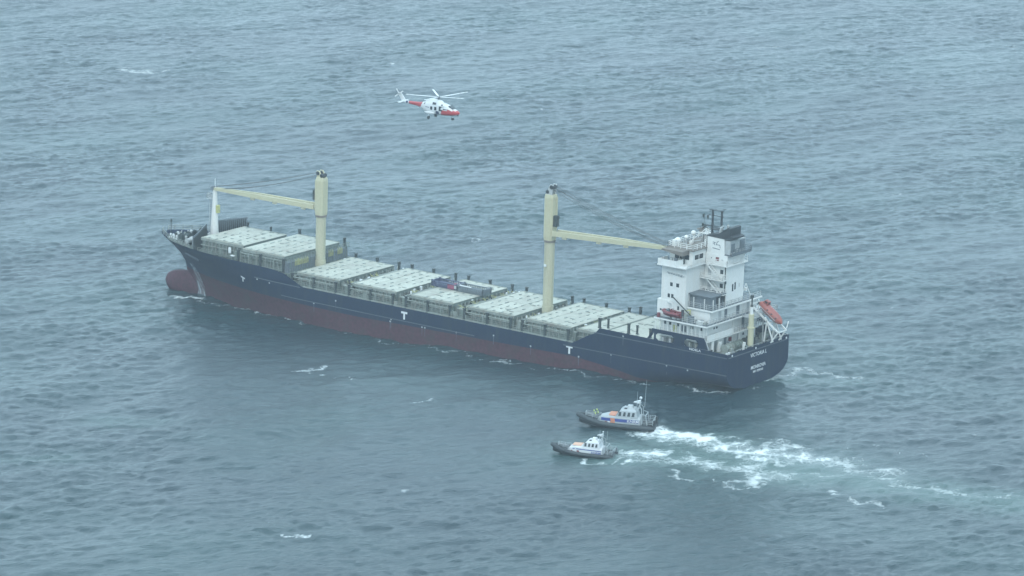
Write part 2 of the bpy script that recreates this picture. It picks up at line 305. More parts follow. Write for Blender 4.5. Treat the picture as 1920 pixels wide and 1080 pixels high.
# ripples finer than the mesh: two bumps in metres
h1 = noise(.9, 1.0, .36, 4, .62, .5)
h2 = noise(2.6, 1.0, .42, 4, .62, .3)
gust = mapr(noise(.011, 1, .5, 4, .6, .6), .34, .66, .65, 1.25)
hh = math_('ADD', math_('MULTIPLY', h1, .36), math_('MULTIPLY', h2, .12))
hh = math_('ADD', hh, math_('MULTIPLY', fm, .12))
hh = math_('MULTIPLY', hh, gust)
bp = N('ShaderNodeBump'); bp.inputs['Strength'].default_value = 1.0; bp.inputs['Distance'].default_value = 1.0
L.new(hh, bp.inputs['Height']); L.new(bp.outputs[0], b.inputs['Normal'])
me.materials.append(m)
# ------------------------------------------------------------------ haze
hz = MB(); hz.box(-6700, 6700, -6700, 6700, -8, 196)
hm = bpy.data.materials.new('haze'); hm.use_nodes = True; hn = hm.node_tree
hn.nodes.remove(hn.nodes['Principled BSDF'])
pv = hn.nodes.new('ShaderNodeVolumePrincipled'); pv.inputs['Density'].default_value = HAZE_DENSITY; pv.inputs['Color'].default_value = (.80, .90, .96, 1); pv.inputs['Anisotropy'].default_value = 0.0
hn.links.new(pv.outputs[0], hn.nodes['Material Output'].inputs['Volume'])
HZ = hz.build('haze', hm); HZ['kind'] = 'stuff'
# ------------------------------------------------------------------ the cargo ship, in its own frame:
# X from the transom forward, Y to port, Z up; it floats trimmed by the stern
TRIM = .035
SM = Matrix.Rotation(-TRIM, 4, 'Y') @ Matrix.Translation((0, 0, -3.0))
ship = empty('cargo_ship', 'long navy blue cargo ship with red underside, empty hatches and two cream cranes', 'cargo ship', SM)
LOA = 145.0
def interp(x, P):
    for (a, b), (c, d) in zip(P[:-1], P[1:]):
        if x <= c: return b + (d - b) * max(0, (x - a) / (c - a))
    return P[-1][1]
TOPL = [(0, 10.62), (4.6, 10.72), (28.8, 10.85), (29.8, 9.7), (31.5, 8.9), (34.3, 7.3), (35, 6.95), (100.3, 6.95), (102, 7.6), (105.2, 8.95), (108, 9.35), (112, 9.5), (125, 9.6), (138, 9.65), (145, 9.75)]
BOTL = [(0, 3.15), (6, 2.9), (14, 1.7), (24, -1.4), (36, -3.5), (145, -3.5)]
def topz(x): return interp(x, TOPL)
def stem(z): return interp(z, [(-3.5, 138.6), (1, 138.9), (2, 139.0), (4.2, 139.6), (6, 141.0), (8, 143.2), (9.8, 145.6)])
def halfb(x, z):
    xs = stem(z)
    if x >= xs: b = 0.0
    else:
        w = max(0, min(1, (z + 1.6) / 11.1)) ** 1.35
        x0 = 88 + (110 - 88) * w; n = 1.8 + .7 * w; e = 1.0 - .35 * w
        b = 10.5 if x <= x0 else 10.5 * (1 - ((x - x0) / (xs - x0)) ** n) ** e
    zb = interp(x, BOTL); R = 3.4 if x < 20 else (3.4 - (x - 20) * .1 if x < 34 else 2.0)
    if z < zb + R:
        k = 1 - math.sqrt(max(0, 1 - ((zb + R - z) / R) ** 2)); b = max(0, b - k * min(b, R * 1.9))
    return b
def redz(x): return interp(x, [(0, 2.0), (12, 2.2), (19, 2.7), (26, 3.7), (35, 4.4), (51, 4.05), (75, 3.6), (87, 3.3), (104, 3.5), (120, 3.5), (145, 3.2)])
def build_hull():
    xs = sorted(set([0, .3, 1, 2, 3, 4.6, 6, 9, 12, 16, 20, 24, 28.8, 29.8, 31.5, 34.3, 35] + [35 + k * 3.4 for k in range(20)] + [100.3, 102, 105.2] + [106 + k * 1.5 for k in range(20)] + [135.5, 136.5, 137.3, 138, 138.5, 139, 139.6, 140.3, 141, 141.8, 142.6, 143.4, 144.2, 144.9, 145.3]))
    na, nb = 12, 9; rows = []
    for x in xs:
        zt, zr, zb = topz(x), redz(x), interp(x, BOTL)
        if zr < zb + .02: zr = zb + .02
        r = [zt + (zr - zt) * k / na for k in range(na + 1)]
        r += [zr + (zb - zr) * (1 - math.cos(math.pi * k / nb / 2)) if 0 else zr + (zb - zr) * math.sin(math.pi / 2 * k / nb) for k in range(1, nb + 1)]
        rows.append([(x, halfb(x, z), z) for z in r])
    n = len(rows[0]); mb = MB()
    for sgn in (1, -1):
        vs = [(x if y > 1e-4 else min(x, stem(z)), sgn * y, z) for r in rows for x, y, z in r]
        fs = []; ms = []
        for i in range(len(rows) - 1):
            for k in range(n - 1):
                a, b_, c, d = i * n + k, i * n + k + 1, (i + 1) * n + k + 1, (i + 1) * n + k
                fs.append((a, b_, c, d) if sgn < 0 else (d, c, b_, a)); ms.append(0 if k < na else 1)
        bi = len(mb.v); mb.v += vs; mb.f += [tuple(bi + q for q in f) for f in fs]; mb.m += ms
    # flat bottom closing strip and the transom
    bi = len(mb.v)
    mb.mi = 1; vs = []; fs = []
    for r in rows: vs += [r[-1], (r[-1][0], -r[-1][1], r[-1][2])]
    for i in range(len(rows) - 1): fs.append((2 * i, 2 * i + 1, 2 * i + 3, 2 * i + 2))
    mb.add(vs, fs)
    mb.mi = 0; r = rows[0]; m = len(r)
    mb.add([p for p in r] + [(p[0], -p[1], p[2]) for p in r], [(k, k + 1, m + k + 1, m + k) for k in range(m - 1)])
    return mb.build('hull', [M_NAVY, M_RED], ship, smooth=True)
hull = build_hull()
# bulbous bow
mb = MB(); rings = []
for k in range(13):
    t = k / 12; x = 133.0 + 12.0 * t; s = math.sqrt(max(0.0004, 1 - max(0, (t - .45) / .55) ** 2)) * (.75 + .25 * min(1, t / .45))
    rings.append([(x, 1.75 * s * math.cos(a), -.9 + .9 * t * .6 + 3.0 * s * math.sin(a)) for a in [2 * math.pi * j / 18 for j in range(18)]])
mb.loft(rings); mb.build('bulbous_bow', M_RED, ship, smooth=True)
def side_strip(name, x0, x1, z0, z1, m, h=.16, out=.09, side=1):
    mb = MB(); n = max(2, int((x1 - x0) / 2)); P = []
    for k in range(n + 1):
        x = x0 + (x1 - x0) * k / n; z = z0 + (z1 - z0) * k / n; P.append(Vector((x, side * (halfb(x, z) + out * .4), z)))
    for a, b in zip(P[:-1], P[1:]): mb.beam(a, b, out * 1.6, h)
    return mb.build(name, m, ship)
for s in (1, -1):
    side_strip('rubbing_strake', .1, 30, 9.9, 9.8, M_STRAKE, side=s)
    side_strip('rubbing_strake', .1, 37, 6.6, 6.2, M_STRAKE, side=s)
    side_strip('rubbing_strake', 58, 106, 4.35, 4.35, M_STRAKE, side=s)
    side_strip('rubbing_strake', 101, 113, 6.8, 6.9, M_STRAKE, side=s)
    side_strip('rubbing_strake', 129.8, 134.6, 7.1, 7.75, M_STRAKE, .3, .25, side=s)
mb = MB(); mb.beam((-.05, 10.2, 9.9), (-.05, -10.2, 9.9), .16, .16); mb.build('rubbing_strake', M_STRAKE, ship)
# white capping on top of the plating
mb = MB()
def deckplate(name, x0, x1, z, m, inset=.12, step=1.5):
    mb = MB(); n = max(2, int((x1 - x0) / step)); vs = []
    for k in range(n + 1):
        x = x0 + (x1 - x0) * k / n; y = max(0.05, halfb(x, min(z, topz(x))) - inset)
        vs += [(x, y, z), (x, -y, z), (x, y, z - .1), (x, -y, z - .1)]
    fs = []
    for i in range(n):
        a = 4 * i; fs += [(a, a + 4, a + 5, a + 1), (a + 2, a + 3, a + 7, a + 6)]
    mb.add(vs, fs); return mb.build(name, m, ship)
deckplate('main_deck', 29.5, 101.5, 6.85, M_DECK)
deckplate('forecastle_deck', 104.6, 144.0, 8.9, M_DECK)
deckplate('poop_deck', .15, 17.3, 9.4, M_DECK); deckplate('hatch_side_deck', 17.3, 30.0, 8.95, M_DECK)
mb = MB(); mb.box(29.9, 30.1, -10.2, 10.2, 6.9, 9.4); mb.box(104.5, 104.7, -10.2, 10.2, 6.9, 8.9); mb.pieces('deck_bulkhead', M_COAM, ship); mb = MB(); mb.box(101.5, 104.49, -10.2, 10.2, 6.75, 6.86); mb.build('deck_plate', M_DECK, ship)
# gunwale: lighter lip along the plating between deck side and hull, main deck
for s in (1, -1):
    mb = MB(); mb.box(35, 100.5, s * 10.3 - .1, s * 10.3 + .1, 6.86, 7.12); mb.build('gunwale', M_FRAME, ship)
# ------------------------------------------------------------------ cargo hatches
HATCH = [  # x_aft, x_fwd, half width, z top, z deck, panels along, split
    (118.6, 129.8, 6.9, 11.9, 8.9, 3), (106.5, 117.3, 8.9, 11.9, 8.9, 3),
    (92.5, 103.2, 8.85, 9.35, 6.85, 3), (78.3, 88.9, 8.85, 9.35, 6.85, 3), (64.4, 74.8, 8.85, 9.35, 6.85, 3),
    (49.9, 60.6, 8.85, 9.35, 6.85, 3), (36.4, 46.8, 8.85, 9.35, 6.85, 3), (30.4, 35.1, 8.6, 9.35, 6.9, 1), (17.6, 30.0, 8.6, 9.33, 9.0, 2)]
rnd = random.Random(11)
def hatch(k, x0, x1, w, zt, zd, nx):
    mb = MB(); mb.box(x0 + .25, x1 - .25, -w + .25, w - .25, zd, zt - .62); co = mb.build('hatch_coaming', M_COAM, ship)
    mb = MB()
    if zt - zd > 1:
        x = x0 + .5
        while x < x1 - .3:
            for s in (1, -1): mb.box(x - .05, x + .05, s * (w + .02) - .24, s * (w + .02) + .12, zd, zt - .66)
            x += .95
        y = -w + .5
        while y < w - .3:
            for xx in (x0 + .12, x1 - .12): mb.box(xx - .14, xx + .14, y - .05, y + .05, zd, zt - .66)
            y += .95
        for s in (1, -1):
            mb.box(x0 + .1, x1 - .1, s * (w - .02) - .2, s * (w - .02) + .22, zt - 1.55, zt - 1.43)
        o = mb.build('coaming_stiffener', M_FRAME, co); o['kind'] = 'stuff'
    # cover panels: pontoons with skirts, slightly uneven
    base = MB(); base.box(x0 + .12, x1 - .12, -w + .1, w - .1, zt - .64, zt - .1); cv_ = base.build('hatch_cover', M_COAM, ship)
    for i in range(nx):
        a = x0 + (x1 - x0) * i / nx; b = x0 + (x1 - x0) * (i + 1) / nx
        for (ya, yb) in ((-w, -.0), (0., w)):
            dz = rnd.uniform(-.02, .02); g = .045
            mb = MB()
            mb.mi = 0; mb.box(a + g, b - g, ya + g, yb - g, zt - .09, zt + dz)
            mb.mi = 1
            if yb == w: mb.box(a + g, b - g, w - .09, w - .02, zt - .6, zt - .1)
            if ya == -w: mb.box(a + g, b - g, -w + .02, -w + .09, zt - .6, zt - .1)
            mb.build('cover_panel', [M_COVER, M_FRAME], cv_)
    so = MB(); pads = MB()
    nr = max(2, nx * 2 - 1) if nx > 1 else 1
    for i in range(nr if nx > 1 else 1):
        xx = x0 + (x1 - x0) * ((i + .8) / (nr + .6) if nx > 1 else .5)
        ny = int(2 * w / 2.5)
        for j in range(ny + 1):
            yy = -w + .75 + j * (2 * w - 1.5) / ny
            if rnd.random() < .16: continue
            L_ = rnd.uniform(.45, 1.15); q = rnd.uniform(.09, .17); jx = rnd.uniform(-.12, .12)
            so.box(xx + jx - q, xx + jx + q, yy - L_ / 2, yy + L_ / 2, zt + .025, zt + .075 + rnd.uniform(0, .05))
    o = so.build('container_socket', M_SOCK, cv_); o['kind'] = 'stuff'
    for j in range(5):     # low lashing pads and eyes
        yy = rnd.uniform(-w + .6, w - .6); xx = rnd.uniform(x0 + .4, x1 - .4); pads.box(xx - .5, xx + .5, yy - .1, yy + .1, zt + .02, zt + .1)
    for s in (1, -1): pads.box(x0 + .3, x1 - .3, s * (w - .28) - .05, s * (w - .28) + .05, zt + .02, zt + .09)
    o = pads.build('lashing_rail', M_FRAME, cv_); o['kind'] = 'stuff'
for k, h in enumerate(HATCH): hatch(k, *h)
# container support pillars at the deck sides
def pillar(x, s, z0, z1, y=10.15, w=.42):
    mb = MB(); mb.box(x - w / 2, x + w / 2, s * y - w / 2, s * y + w / 2, z0, z1); mb.box(x - w * .75, x + w * .75, s * y - w * .7, s * y + w * .7, z1, z1 + .12)
    mb.box(x - w * .7, x + w * .7, s * y - w * .65, s * y + w * .65, z0, z0 + .15); return mb.build('support_pillar', M_POST, ship)
for (x0, x1, w, zt, zd, nx) in HATCH[2:7]:
    for x in (x0 - .2, x0 + (x1 - x0) * .5, x1 + .1):
        pillar(x, 1, 6.86, 9.2)
        pillar(x, -1, 6.86, 9.75)
pillar(29.0, 1, 10.8, 12.6, 10.2, .4); pillar(27.6, 1, 10.8, 12.5, 9.4, .3); pillar(22.4, 1, 10.8, 12.6, 10.2, .4); pillar(21.0, 1, 10.8, 12.4, 9.4, .3)
pillar(33.6, -1, 6.86, 10.3); pillar(29.4, -1, 9.0, 10.6); pillar(17.5, 1, 10.8, 12.5, 10.2, .35)
for x in (106.0, 111.9, 117.6): pillar(x, 1, 8.95, 11.6, 9.75, .42); pillar(x, -1, 8.95, 12.6, 9.75, .42)
for x in (124.0, 130.0): pillar(x, -1, 8.95, 12.3, 8.3, .3)
# side passage fittings: rails, pipes, vent heads, crates, along each bay
for k, (x0, x1, w, zt, zd, nx) in enumerate(HATCH[:7]):
    for s in (1, -1):
        yo = 10.25 if k > 1 else 9.6
        if k == 0: yo = 7.9
        mb = MB(); a = x0 - (3.2 if k > 1 else .6); a = max(a, 35.2)
        rail(mb, [(a, s * yo, zd), (x1, s * yo, zd)], 1.05, 1.5, .04); mb.build('deck_railing', M_FRAME, ship)
        mb = MB()
        for j in range(3): mb.tube((a, s * (w + .38 + j * .2), zd + .25 + .12 * (j % 2)), (x1, s * (w + .38 + j * .2), zd + .25 + .12 * (j % 2)), .07, n=6)
        mb.pieces('deck_pipe', M_COAM, ship)
        mb = MB()
        for j in range(7):
            x = rnd.uniform(a, x1); hgt = rnd.uniform(.4, 1.7); y = s * (w + rnd.uniform(.35, 1.0) * (yo - w)); r = rnd.uniform(.12, .3)
            if rnd.random() < .5: mb.box(x - r, x + r * 2, y - r * .6, y + r * .6, zd, zd + hgt)
            else: mb.tube((x, y, zd), (x, y, zd + hgt), r * .5, n=6); mb.ball((x, y, zd + hgt), r * .8, n=6, m=4)
        o = mb.build('deck_fitting', [M_FRAME if rnd.random() < .5 else M_COAM], ship); o['kind'] = 'stuff'
        if s > 0 and k > 0:
            mb = MB(); n_ = 5
            for j in range(n_ + 1):
                x = x0 + (x1 - x0) * j / n_; mb.box(x - .07, x + .07, yo - .2, yo - .06, zd, zt - .75)
            mb.box(x0, x1, yo - .22, yo - .04, zt - .85, zt - .68)
            mb.build('side_frame', M_FRAME, ship)
# cross gaps between the bays: lashing bridge with rods, yellow racks, vents and lockers
GAPS = [(117.35, 118.55, 8.9, 11.0, 6.8), (88.95, 92.45, 6.85, 8.95, 8.9), (74.85, 78.25, 6.85, 8.95, 8.9), (60.65, 64.35, 6.85, 8.95, 8.9), (35.15, 36.35, 6.85, 9.0, 8.8), (103.3, 104.4, 6.85, 8.9, 9), (46.85, 49.85, 6.85, 8.9, 8.9)]
for (a, b, zd, zt, w) in GAPS:
    L_ = b - a
    mb = MB(); mb.box(a + .25 * L_, a + .6 * L_, -w, w, zd, zt - .5); mb.build('cross_box', M_COAM, ship)
    lb = MB(); y = -w
    crane_here = 40 < a < 49 or 103 < a < 104
    while y <= w:
        if not (crane_here and abs(y) < 1.9):
            for xx in (a + .12 * L_, a + .78 * L_): lb.box(xx - .07, xx + .07, y - .07, y + .07, zt - .5 if xx < a + .5 * L_ else zd, zt + .3)
        y += 1.25
    for (ya, yb) in (((-w, -1.9), (1.9, w)) if crane_here else ((-w, w),)):
        for z in (zt + .3, zt - .1): lb.box(a + .08 * L_, a + .16 * L_, ya, yb, z - .05, z + .05)
        lb.box(a + .12 * L_, a + .8 * L_, ya, yb, zt - .52, zt - .42)
    if crane_here and a < 60: lb.box(a + .08, a + .2, -1.95, 1.95, zt - .15, zt - .05)
    lo = lb.build('lashing_bridge', M_FRAME, ship)
    for j in range(int(5 * min(1.5, L_))):
        y = rnd.uniform(-w + .5, w - 1)
        if crane_here and abs(y) < 3: continue
        mb = MB(); n_ = rnd.randint(4, 8)
        for q_ in range(n_): mb.beam((a + .82 * L_ * rnd.uniform(.1, 1), y + q_ * .13, zt - .45), (a + .8 * L_ * rnd.uniform(.1, 1), y + q_ * .13 + .05, zt + rnd.uniform(.1, .45)), .06, .06)
        mb.build('lashing_rod_rack', M_YEL if rnd.random() < .6 else M_POST, lo)
    mb = MB()
    for j in range(int(6 * L_)):
        y = rnd.uniform(-w, w - .6); x = rnd.uniform(a + .2, b - .5); h = rnd.uniform(.2, .9)
        if crane_here and abs(y) < 2: continue
        mb.mi = rnd.choice((0, 0, 1, 2)); mb.box(x, x + rnd.uniform(.15, .4), y, y + rnd.uniform(.15, .6), zt - .45, zt - .45 + h)
    mb.pieces('deck_locker', [M_FRAME, M_POST, M_MARK], ship)
# dark step face under the raised forward bay (seen above bay three)
mb = MB(); mb.box(105.0, 106.4, -9.6, 9.6, 8.9, 10.9); mb.build('bay_bulkhead', M_DKGREY, ship)
mb = MB(); rail(mb, [(104.9, -9.8, 10.95), (104.9, 9.8, 10.95)], 1.0, .9, .05)
for j in range(26):
    y = -9.2 + j * .72; mb.box(104.9, 105.0, y - .05, y + .05, 8.9, 11.0)
mb.build('bay_railing', M_COAM, ship)
for y in (-7.5, -4.6, 3.4, 5.2, 6.1):
    mb = MB()
    for q_ in range(6): mb.beam((104.8, y + q_ * .28, 10.1), (104.75, y + q_ * .28 + .05, 11.2 + .3 * (q_ % 2)), .07, .07)
    mb.build('lashing_rod_rack', M_YEL, ship)
# ------------------------------------------------------------------ deck cranes
def crane(x, z0, zr, zt, ztop, jd, jlen, jz0, jz1, hw, label):
    mb = MB(); n = 20
    mb.tube((x, 0, z0), (x, 0, z0 + 3.2), 1.16, 1.12, n); mb.tube((x, 0, z0 + 3.2), (x, 0, zr - .25), 1.0, 1.0, n)
    for z in (z0 + 4.5, (z0 + zr) / 2 + 1): mb.tube((x, 0, z), (x, 0, z + .06), 1.03, n=n)
    for z in [z0 + 2 + .45 * i for i in range(int((zr - z0 - 3) / .45))]: mb.beam((x - 1.05, .25, z), (x - 1.05, -.25, z), .05, .05)
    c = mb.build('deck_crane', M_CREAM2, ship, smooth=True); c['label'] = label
    mb = MB(); mb.tube((x, 0, zr - .25), (x, 0, zr + .15), 1.15, n=n); mb.build('slewing_ring', M_ROOF, c, smooth=True)
    # housing: tall box with chamfered corners, narrowing at the top
    mb = MB(); rings = []
    def ring(z, a, b, ch):
        return [(x + px * 1, py, z) for px, py in ((a, b - ch), (a - ch, b), (-a + ch, b), (-a, b - ch), (-a, -b + ch), (-a + ch, -b), (a - ch, -b), (a, -b + ch))]
    mb.loft([ring(zr + .15, .92, .98, .28), ring(zr + .8, .98, 1.04, .28), ring(zt - .6, .98, 1.02, .28), ring(zt, .88, .92, .25)])
    mb.box(x + jd * .95 - .12, x + jd * .95 + .12, -.8, -.4, zr + 1, zt - .5); mb.box(x + jd * .95 - .12, x + jd * .95 + .12, .4, .8, zr + 1, zt - .5)
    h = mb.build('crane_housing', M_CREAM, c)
    mb = MB()
    for s in (-1, 1): mb.prism([(x - .7, zt), (x + .7, zt), (x + jd * .5 + .35, ztop), (x + jd * .5 - .35, ztop)], 'y', s * .55 - .12, s * .55 + .12)
    mb.pieces('crane_head', M_GREYW if jd < 0 else M_CREAM, c)
    mb = MB(); mb.tube((x + jd * .5, -.7, ztop - .5), (x + jd * .5, .7, ztop - .5), .42, n=12); mb.tube((x - jd * .4, -.7, zt + .5), (x - jd * .4, .7, zt + .5), .38, n=12)
    mb.pieces('sheave', M_BLACK, c)
    mb = MB(); mb.box(min(x + jd * 1.0, x + jd * 1.8), max(x + jd * 1.0, x + jd * 1.8), -.4, .6, jz0 + 1.3, jz0 + 3.4); mb.build('operator_cab', M_POST, c)
    # jib: two box girders tapering to the tip, with cross ties and brackets
    p0 = Vector((x + jd * 1.2, 0, jz0)); p1 = Vector((x + jd * jlen, 0, jz1))
    j = MB()
    for s in (-1, 1):
        a = p0 + Vector((0, s * .95, 0)); m_ = p0.lerp(p1, .55) + Vector((0, s * .75, .05)); e = p1 + Vector((0, s * .28, 0))
        j.beam(a, m_, .36, .95, .34, .92); j.beam(m_, e, .34, .92, .28, .5)
    for t in (.12, .3, .45, .6, .75, .88, .99):
        c_ = p0.lerp(p1, t); wy = .95 - .67 * t; j.beam(c_ + Vector((0, wy, .1)), c_ + Vector((0, -wy, .1)), .3, .3)
    jo = j.build('jib', M_CREAM, c)
    j = MB()
    for t in (.1, .38, .6):
        c_ = p0.lerp(p1, t) + Vector((0, .9 - .6 * t, -.6)); j.beam(c_ - Vector((.5, 0, 0)), c_ + Vector((.5, 0, 0)), .3, .5)
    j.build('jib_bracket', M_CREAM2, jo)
    j = MB(); j.tube(p1 + Vector((0, -.5, .1)), p1 + Vector((0, .5, .1)), .45, n=12); j.build('jib_sheave', M_DKGREY, jo)
    for s in (-1, 1):
        top = Vector((x + jd * .5, s * .5, ztop - .3)); tip = p1 + Vector((0, s * .3, .4))
        for dz in (0, .5):
            mb = MB(); pts = [top.lerp(tip, t) + Vector((0, 0, -dz - 3.2 * t * (1 - t) * (.5 + dz))) for t in [i / 10 for i in range(11)]]
            mb.path(pts, .055, 5); mb.build('hoist_cable', M_CABLE, c)
    mb = MB(); mb.tube(p1 + Vector((-jd * .3, 0, 0)), p1 + Vector((-jd * .3, 0, -1.2)), .06); mb.box(p1.x - jd * .3 - .25, p1.x - jd * .3 + .25, -.2, .2, p1.z - 1.9, p1.z - 1.1); mb.build('hook_block', M_DKGREY, c)
    return c
crane(104.4, 6.9, 19.2, 26.9, 28.3, 1, 28.0, 20.9, 20.5, 1.2, 'forward crane with jib lowered towards the bow')
crane(48.35, 6.9, 22.9, 32.0, 34.0, -1, 29.3, 24.6, 25.8, 1.2, 'aft crane with jib lowered towards the white house')
mb = MB(); mb.box(48.1, 48.5, 1.2, 1.45, 18.0, 18.4); mb.build('crane_lamp', M_MARK, ship)
# ------------------------------------------------------------------ foremast, breakwater, forecastle
mb = MB(); rings = []
for z, a in ((8.9, .95), (12.5, .80), (16.5, .58), (20.6, .42)): rings.append([(132.0 + a * math.cos(t) * 1.0, a * math.sin(t), z) for t in [2 * math.pi * k / 14 for k in range(14)]])
mb.loft(rings); fm_ = mb.build('foremast', M_WHITE, ship, smooth=True)
mb = MB(); mb.tube((132, 0, 20.6), (132, 0, 22.6), .035); mb.box(131.8, 132.2, -.1, .1, 20.6, 20.9); mb.build('mast_top', M_MARK, fm_)
mb = MB()
for y in (-.25, .25): mb.beam((133.4, y, 9), (133.0, y, 19), .07, .07)
for k in range(22): mb.beam((133.4 - .018 * k, -.25, 9.4 + .44 * k), (133.4 - .018 * k, .25, 9.4 + .44 * k), .05, .05)
mb.box(132.4, 133.6, -.6, .6, 18.3, 18.4); rail(mb, [(132.5, .6, 18.4), (133.6, .6, 18.4), (133.6, -.6, 18.4), (132.5, -.6, 18.4)], 1.0, .8, .05)
mb.build('mast_ladder', M_GREYW, fm_)
mb = MB(); mb.box(130.9, 131.4, -.35, .35, 15.6, 17.2); mb.build('mast_light', M_YEL, fm_)
mb = MB()
def bw(p, q, z0, zp, zq):
    p = Vector((*p, 0)); q = Vector((*q, 0)); n = 8
    for k in range(n):
        a = p.lerp(q, k / n); b = p.lerp(q, (k + 1) / n)
        za = zp + (zq - zp) * (k / n) ** 1.6; zb = zp + (zq - zp) * ((k + 1) / n) ** 1.6
        t = Vector((.07, 0, 0))
        mb.add([a - t + Vector((0, 0, z0)), a + t + Vector((0, 0, z0)), b + t + Vector((0, 0, z0)), b - t + Vector((0, 0, z0)), a - t + Vector((0, 0, za)), a + t + Vector((0, 0, za)), b + t + Vector((0, 0, zb)), b - t + Vector((0, 0, zb))],
               [(0, 3, 2, 1), (4, 5, 6, 7), (0, 1, 5, 4), (1, 2, 6, 5), (2, 3, 7, 6), (3, 0, 4, 7)])
bw((131.0, 8.0), (133.4, .9), 8.9, 12.0, 13.2); bw((130.6, -8.7), (133.4, -.9), 8.9, 13.4, 13.5)
bwo = mb.build('breakwater', M_DKGREY, ship)
mb = MB()
for s, zt1, zt2 in ((1, 11.8, 12.9), (-1, 13.2, 13.2)):
    for k in range(17):
        t = k / 16; x = 130.8 + 2.7 * t; y = s * (8.1 - 7.1 * t); z = zt1 + (zt2 - zt1) * t ** 1.6
        mb.prism([(x - .7, 8.9), (x - .1, 8.9), (x - .1, z), (x - .25, z)], 'y', y - .04, y + .04)
o = mb.build('breakwater_rib', M_POST, bwo); o['kind'] = 'stuff'
# forecastle machinery
for s in (1, -1):
    mb = MB()
    mb.tube((138, s * 1.0, 10.0), (138, s * 3.2, 10.0), .55, n=14); mb.tube((138, s * 1.0, 10.0), (138, s * 1.1, 10.0), .85, n=14); mb.tube((138, s * 3.1, 10.0), (138, s * 3.25, 10.0), .85, n=14)
    mb.box(137.5, 138.6, s * 3.3 - .3, s * 3.3 + .3, 8.9, 10.5); mb.box(137.3, 138.8, s * 1.8 - .9, s * 1.8 + .9, 8.9, 9.4)
    mb.build('mooring_winch', M_POST, ship)
    mb = MB(); mb.tube((135.2, s * 1.5, 9.9), (135.2, s * 5.0, 9.9), .5, n=12); mb.box(134.8, 135.8, s * 3 - .4, s * 3 + .4, 8.9, 10.4); mb.build('mooring_winch', M_GREYW, ship)
    for x, y in ((141, 1.7), (142.3, 1.2), (136.5, 5.4), (133.8, 6.4)):
        mb = MB()
        for d in (-.35, .35): mb.tube((x + d, s * y, 8.9), (x + d, s * y, 9.75), .2, n=8)
        mb.box(x - .7, x + .7, s * y - .25, s * y + .25, 8.9, 9.02); mb.build('bollard', M_MARK if s > 0 and x > 140 else M_FRAME, ship)
    mb = MB(); P = [(x, s * (halfb(x, 9.6) - .1), topz(x)) for x in (132, 134, 136, 138, 140, 141.5, 143, 144.2, 145)]
    rail(mb, P, 1.0, 1.3, .045); mb.build('bow_railing', M_FRAME, ship)
    for j in range(20):
        x = 133.8 + rnd.random() * 7.5; y = s * rnd.uniform(.2, 5 - (x - 134) * .5)
        mb = MB(); r = rnd.uniform(.15, .35)
        if j % 3: mb.box(x - r, x + r, y - r, y + r, 8.9, 8.9 + rnd.uniform(.4, 1.3))
        else: mb.tube((x, y, 8.9), (x, y, 10), r * .6, n=8); mb.ball((x, y, 10.1), r * 1.1, n=8, m=5)
        mb.build('vent_head' if not j % 3 else 'deck_locker', (M_GREYW, M_POST, M_DKGREY)[j % 3], ship)
mb = MB(); mb.path([(136, -3, 9.2), (137, -1, 9.3), (139, -.5, 9.5), (141, -1.2, 9.4)], .12); mb.path([(136, 3, 9.2), (137.5, 1, 9.3), (140, .6, 9.5), (142, .4, 9.4)], .12); o = mb.build('anchor_chain', M_POST, ship); o['kind'] = 'stuff'
mb = MB(); mb.tube((143.6, 0, 9), (143.6, 0, 12.2), .09); mb.tube((143.6, 0, 11.9), (143.6, 0, 12.4), .16); mb.build('jackstaff', M_POST, ship)
mb = MB(); mb.box(121.2, 121.8, 7.6, 7.8, 10.1, 11.2); mb.box(119.9, 120.8, 7.9, 8.4, 9.7, 9.85); mb.pieces('notice_board', M_MARK, ship)
# ------------------------------------------------------------------ hull markings
def tmark(x, z, s=1.0, tilt=0.):
    mb = MB()
    def q(u0, u1, v0, v1):
        pts = []
        for u, v in ((u0, v0), (u1, v0), (u1, v1), (u0, v1)):
            xx = x - (u * math.cos(tilt) - v * math.sin(tilt)) * s; zz = z + (u * math.sin(tilt) + v * math.cos(tilt)) * s; pts.append((xx, zz))
        mb.add([(a, halfb(a, c) + d, c) for d in (.02, .05) for a, c in pts], [(3, 2, 1, 0), (4, 5, 6, 7), (0, 1, 5, 4), (1, 2, 6, 5), (2, 3, 7, 6), (3, 0, 4, 7)])
    q(-.75, .75, .45, .85); q(-.2, .2, -.7, .45)
    return mb.build('tug_mark', M_MARK, ship)
tmark(75.0, 5.4); tmark(35.6, 5.4); tmark(116.6, 5.7, .75, -.3)
def text(s, size, mw, m, parent, name):
    cu = bpy.data.curves.new(name, 'FONT'); cu.body = s; cu.size = size; cu.align_x = 'CENTER'; cu.align_y = 'CENTER'; cu.extrude = .01; cu.offset = size * .012; cu.resolution_u = 2
    o = bpy.data.objects.new(name, cu); SC.collection.objects.link(o)
    dg = bpy.context.evaluated_depsgraph_get(); me = bpy.data.meshes.new_from_object(o.evaluated_get(dg)); bpy.data.objects.remove(o)
    me.materials.clear(); me.materials.append(m); k = link(bpy.data.objects.new(name, me)); k.parent = parent; k.matrix_local = mw; return k
def frame(right, up, loc, sx=1.0):
    r = Vector(right).normalized(); u = Vector(up).normalized(); nrm = r.cross(u)
    return Matrix(((r.x * sx, u.x, nrm.x, loc[0]), (r.y * sx, u.y, nrm.y, loc[1]), (r.z * sx, u.z, nrm.z, loc[2]), (0, 0, 0, 1)))
AFT = lambda y, z, sx=1.0: frame((0, -1, 0), (0, 0, 1), (-.03, y, z), sx)
text('VICTORIA L', 1.05, AFT(-.05, 8.95), M_MARK, ship, 'ship_name')
text('MONROVIA', .95, AFT(-.1, 6.55), M_MARK, ship, 'home_port')
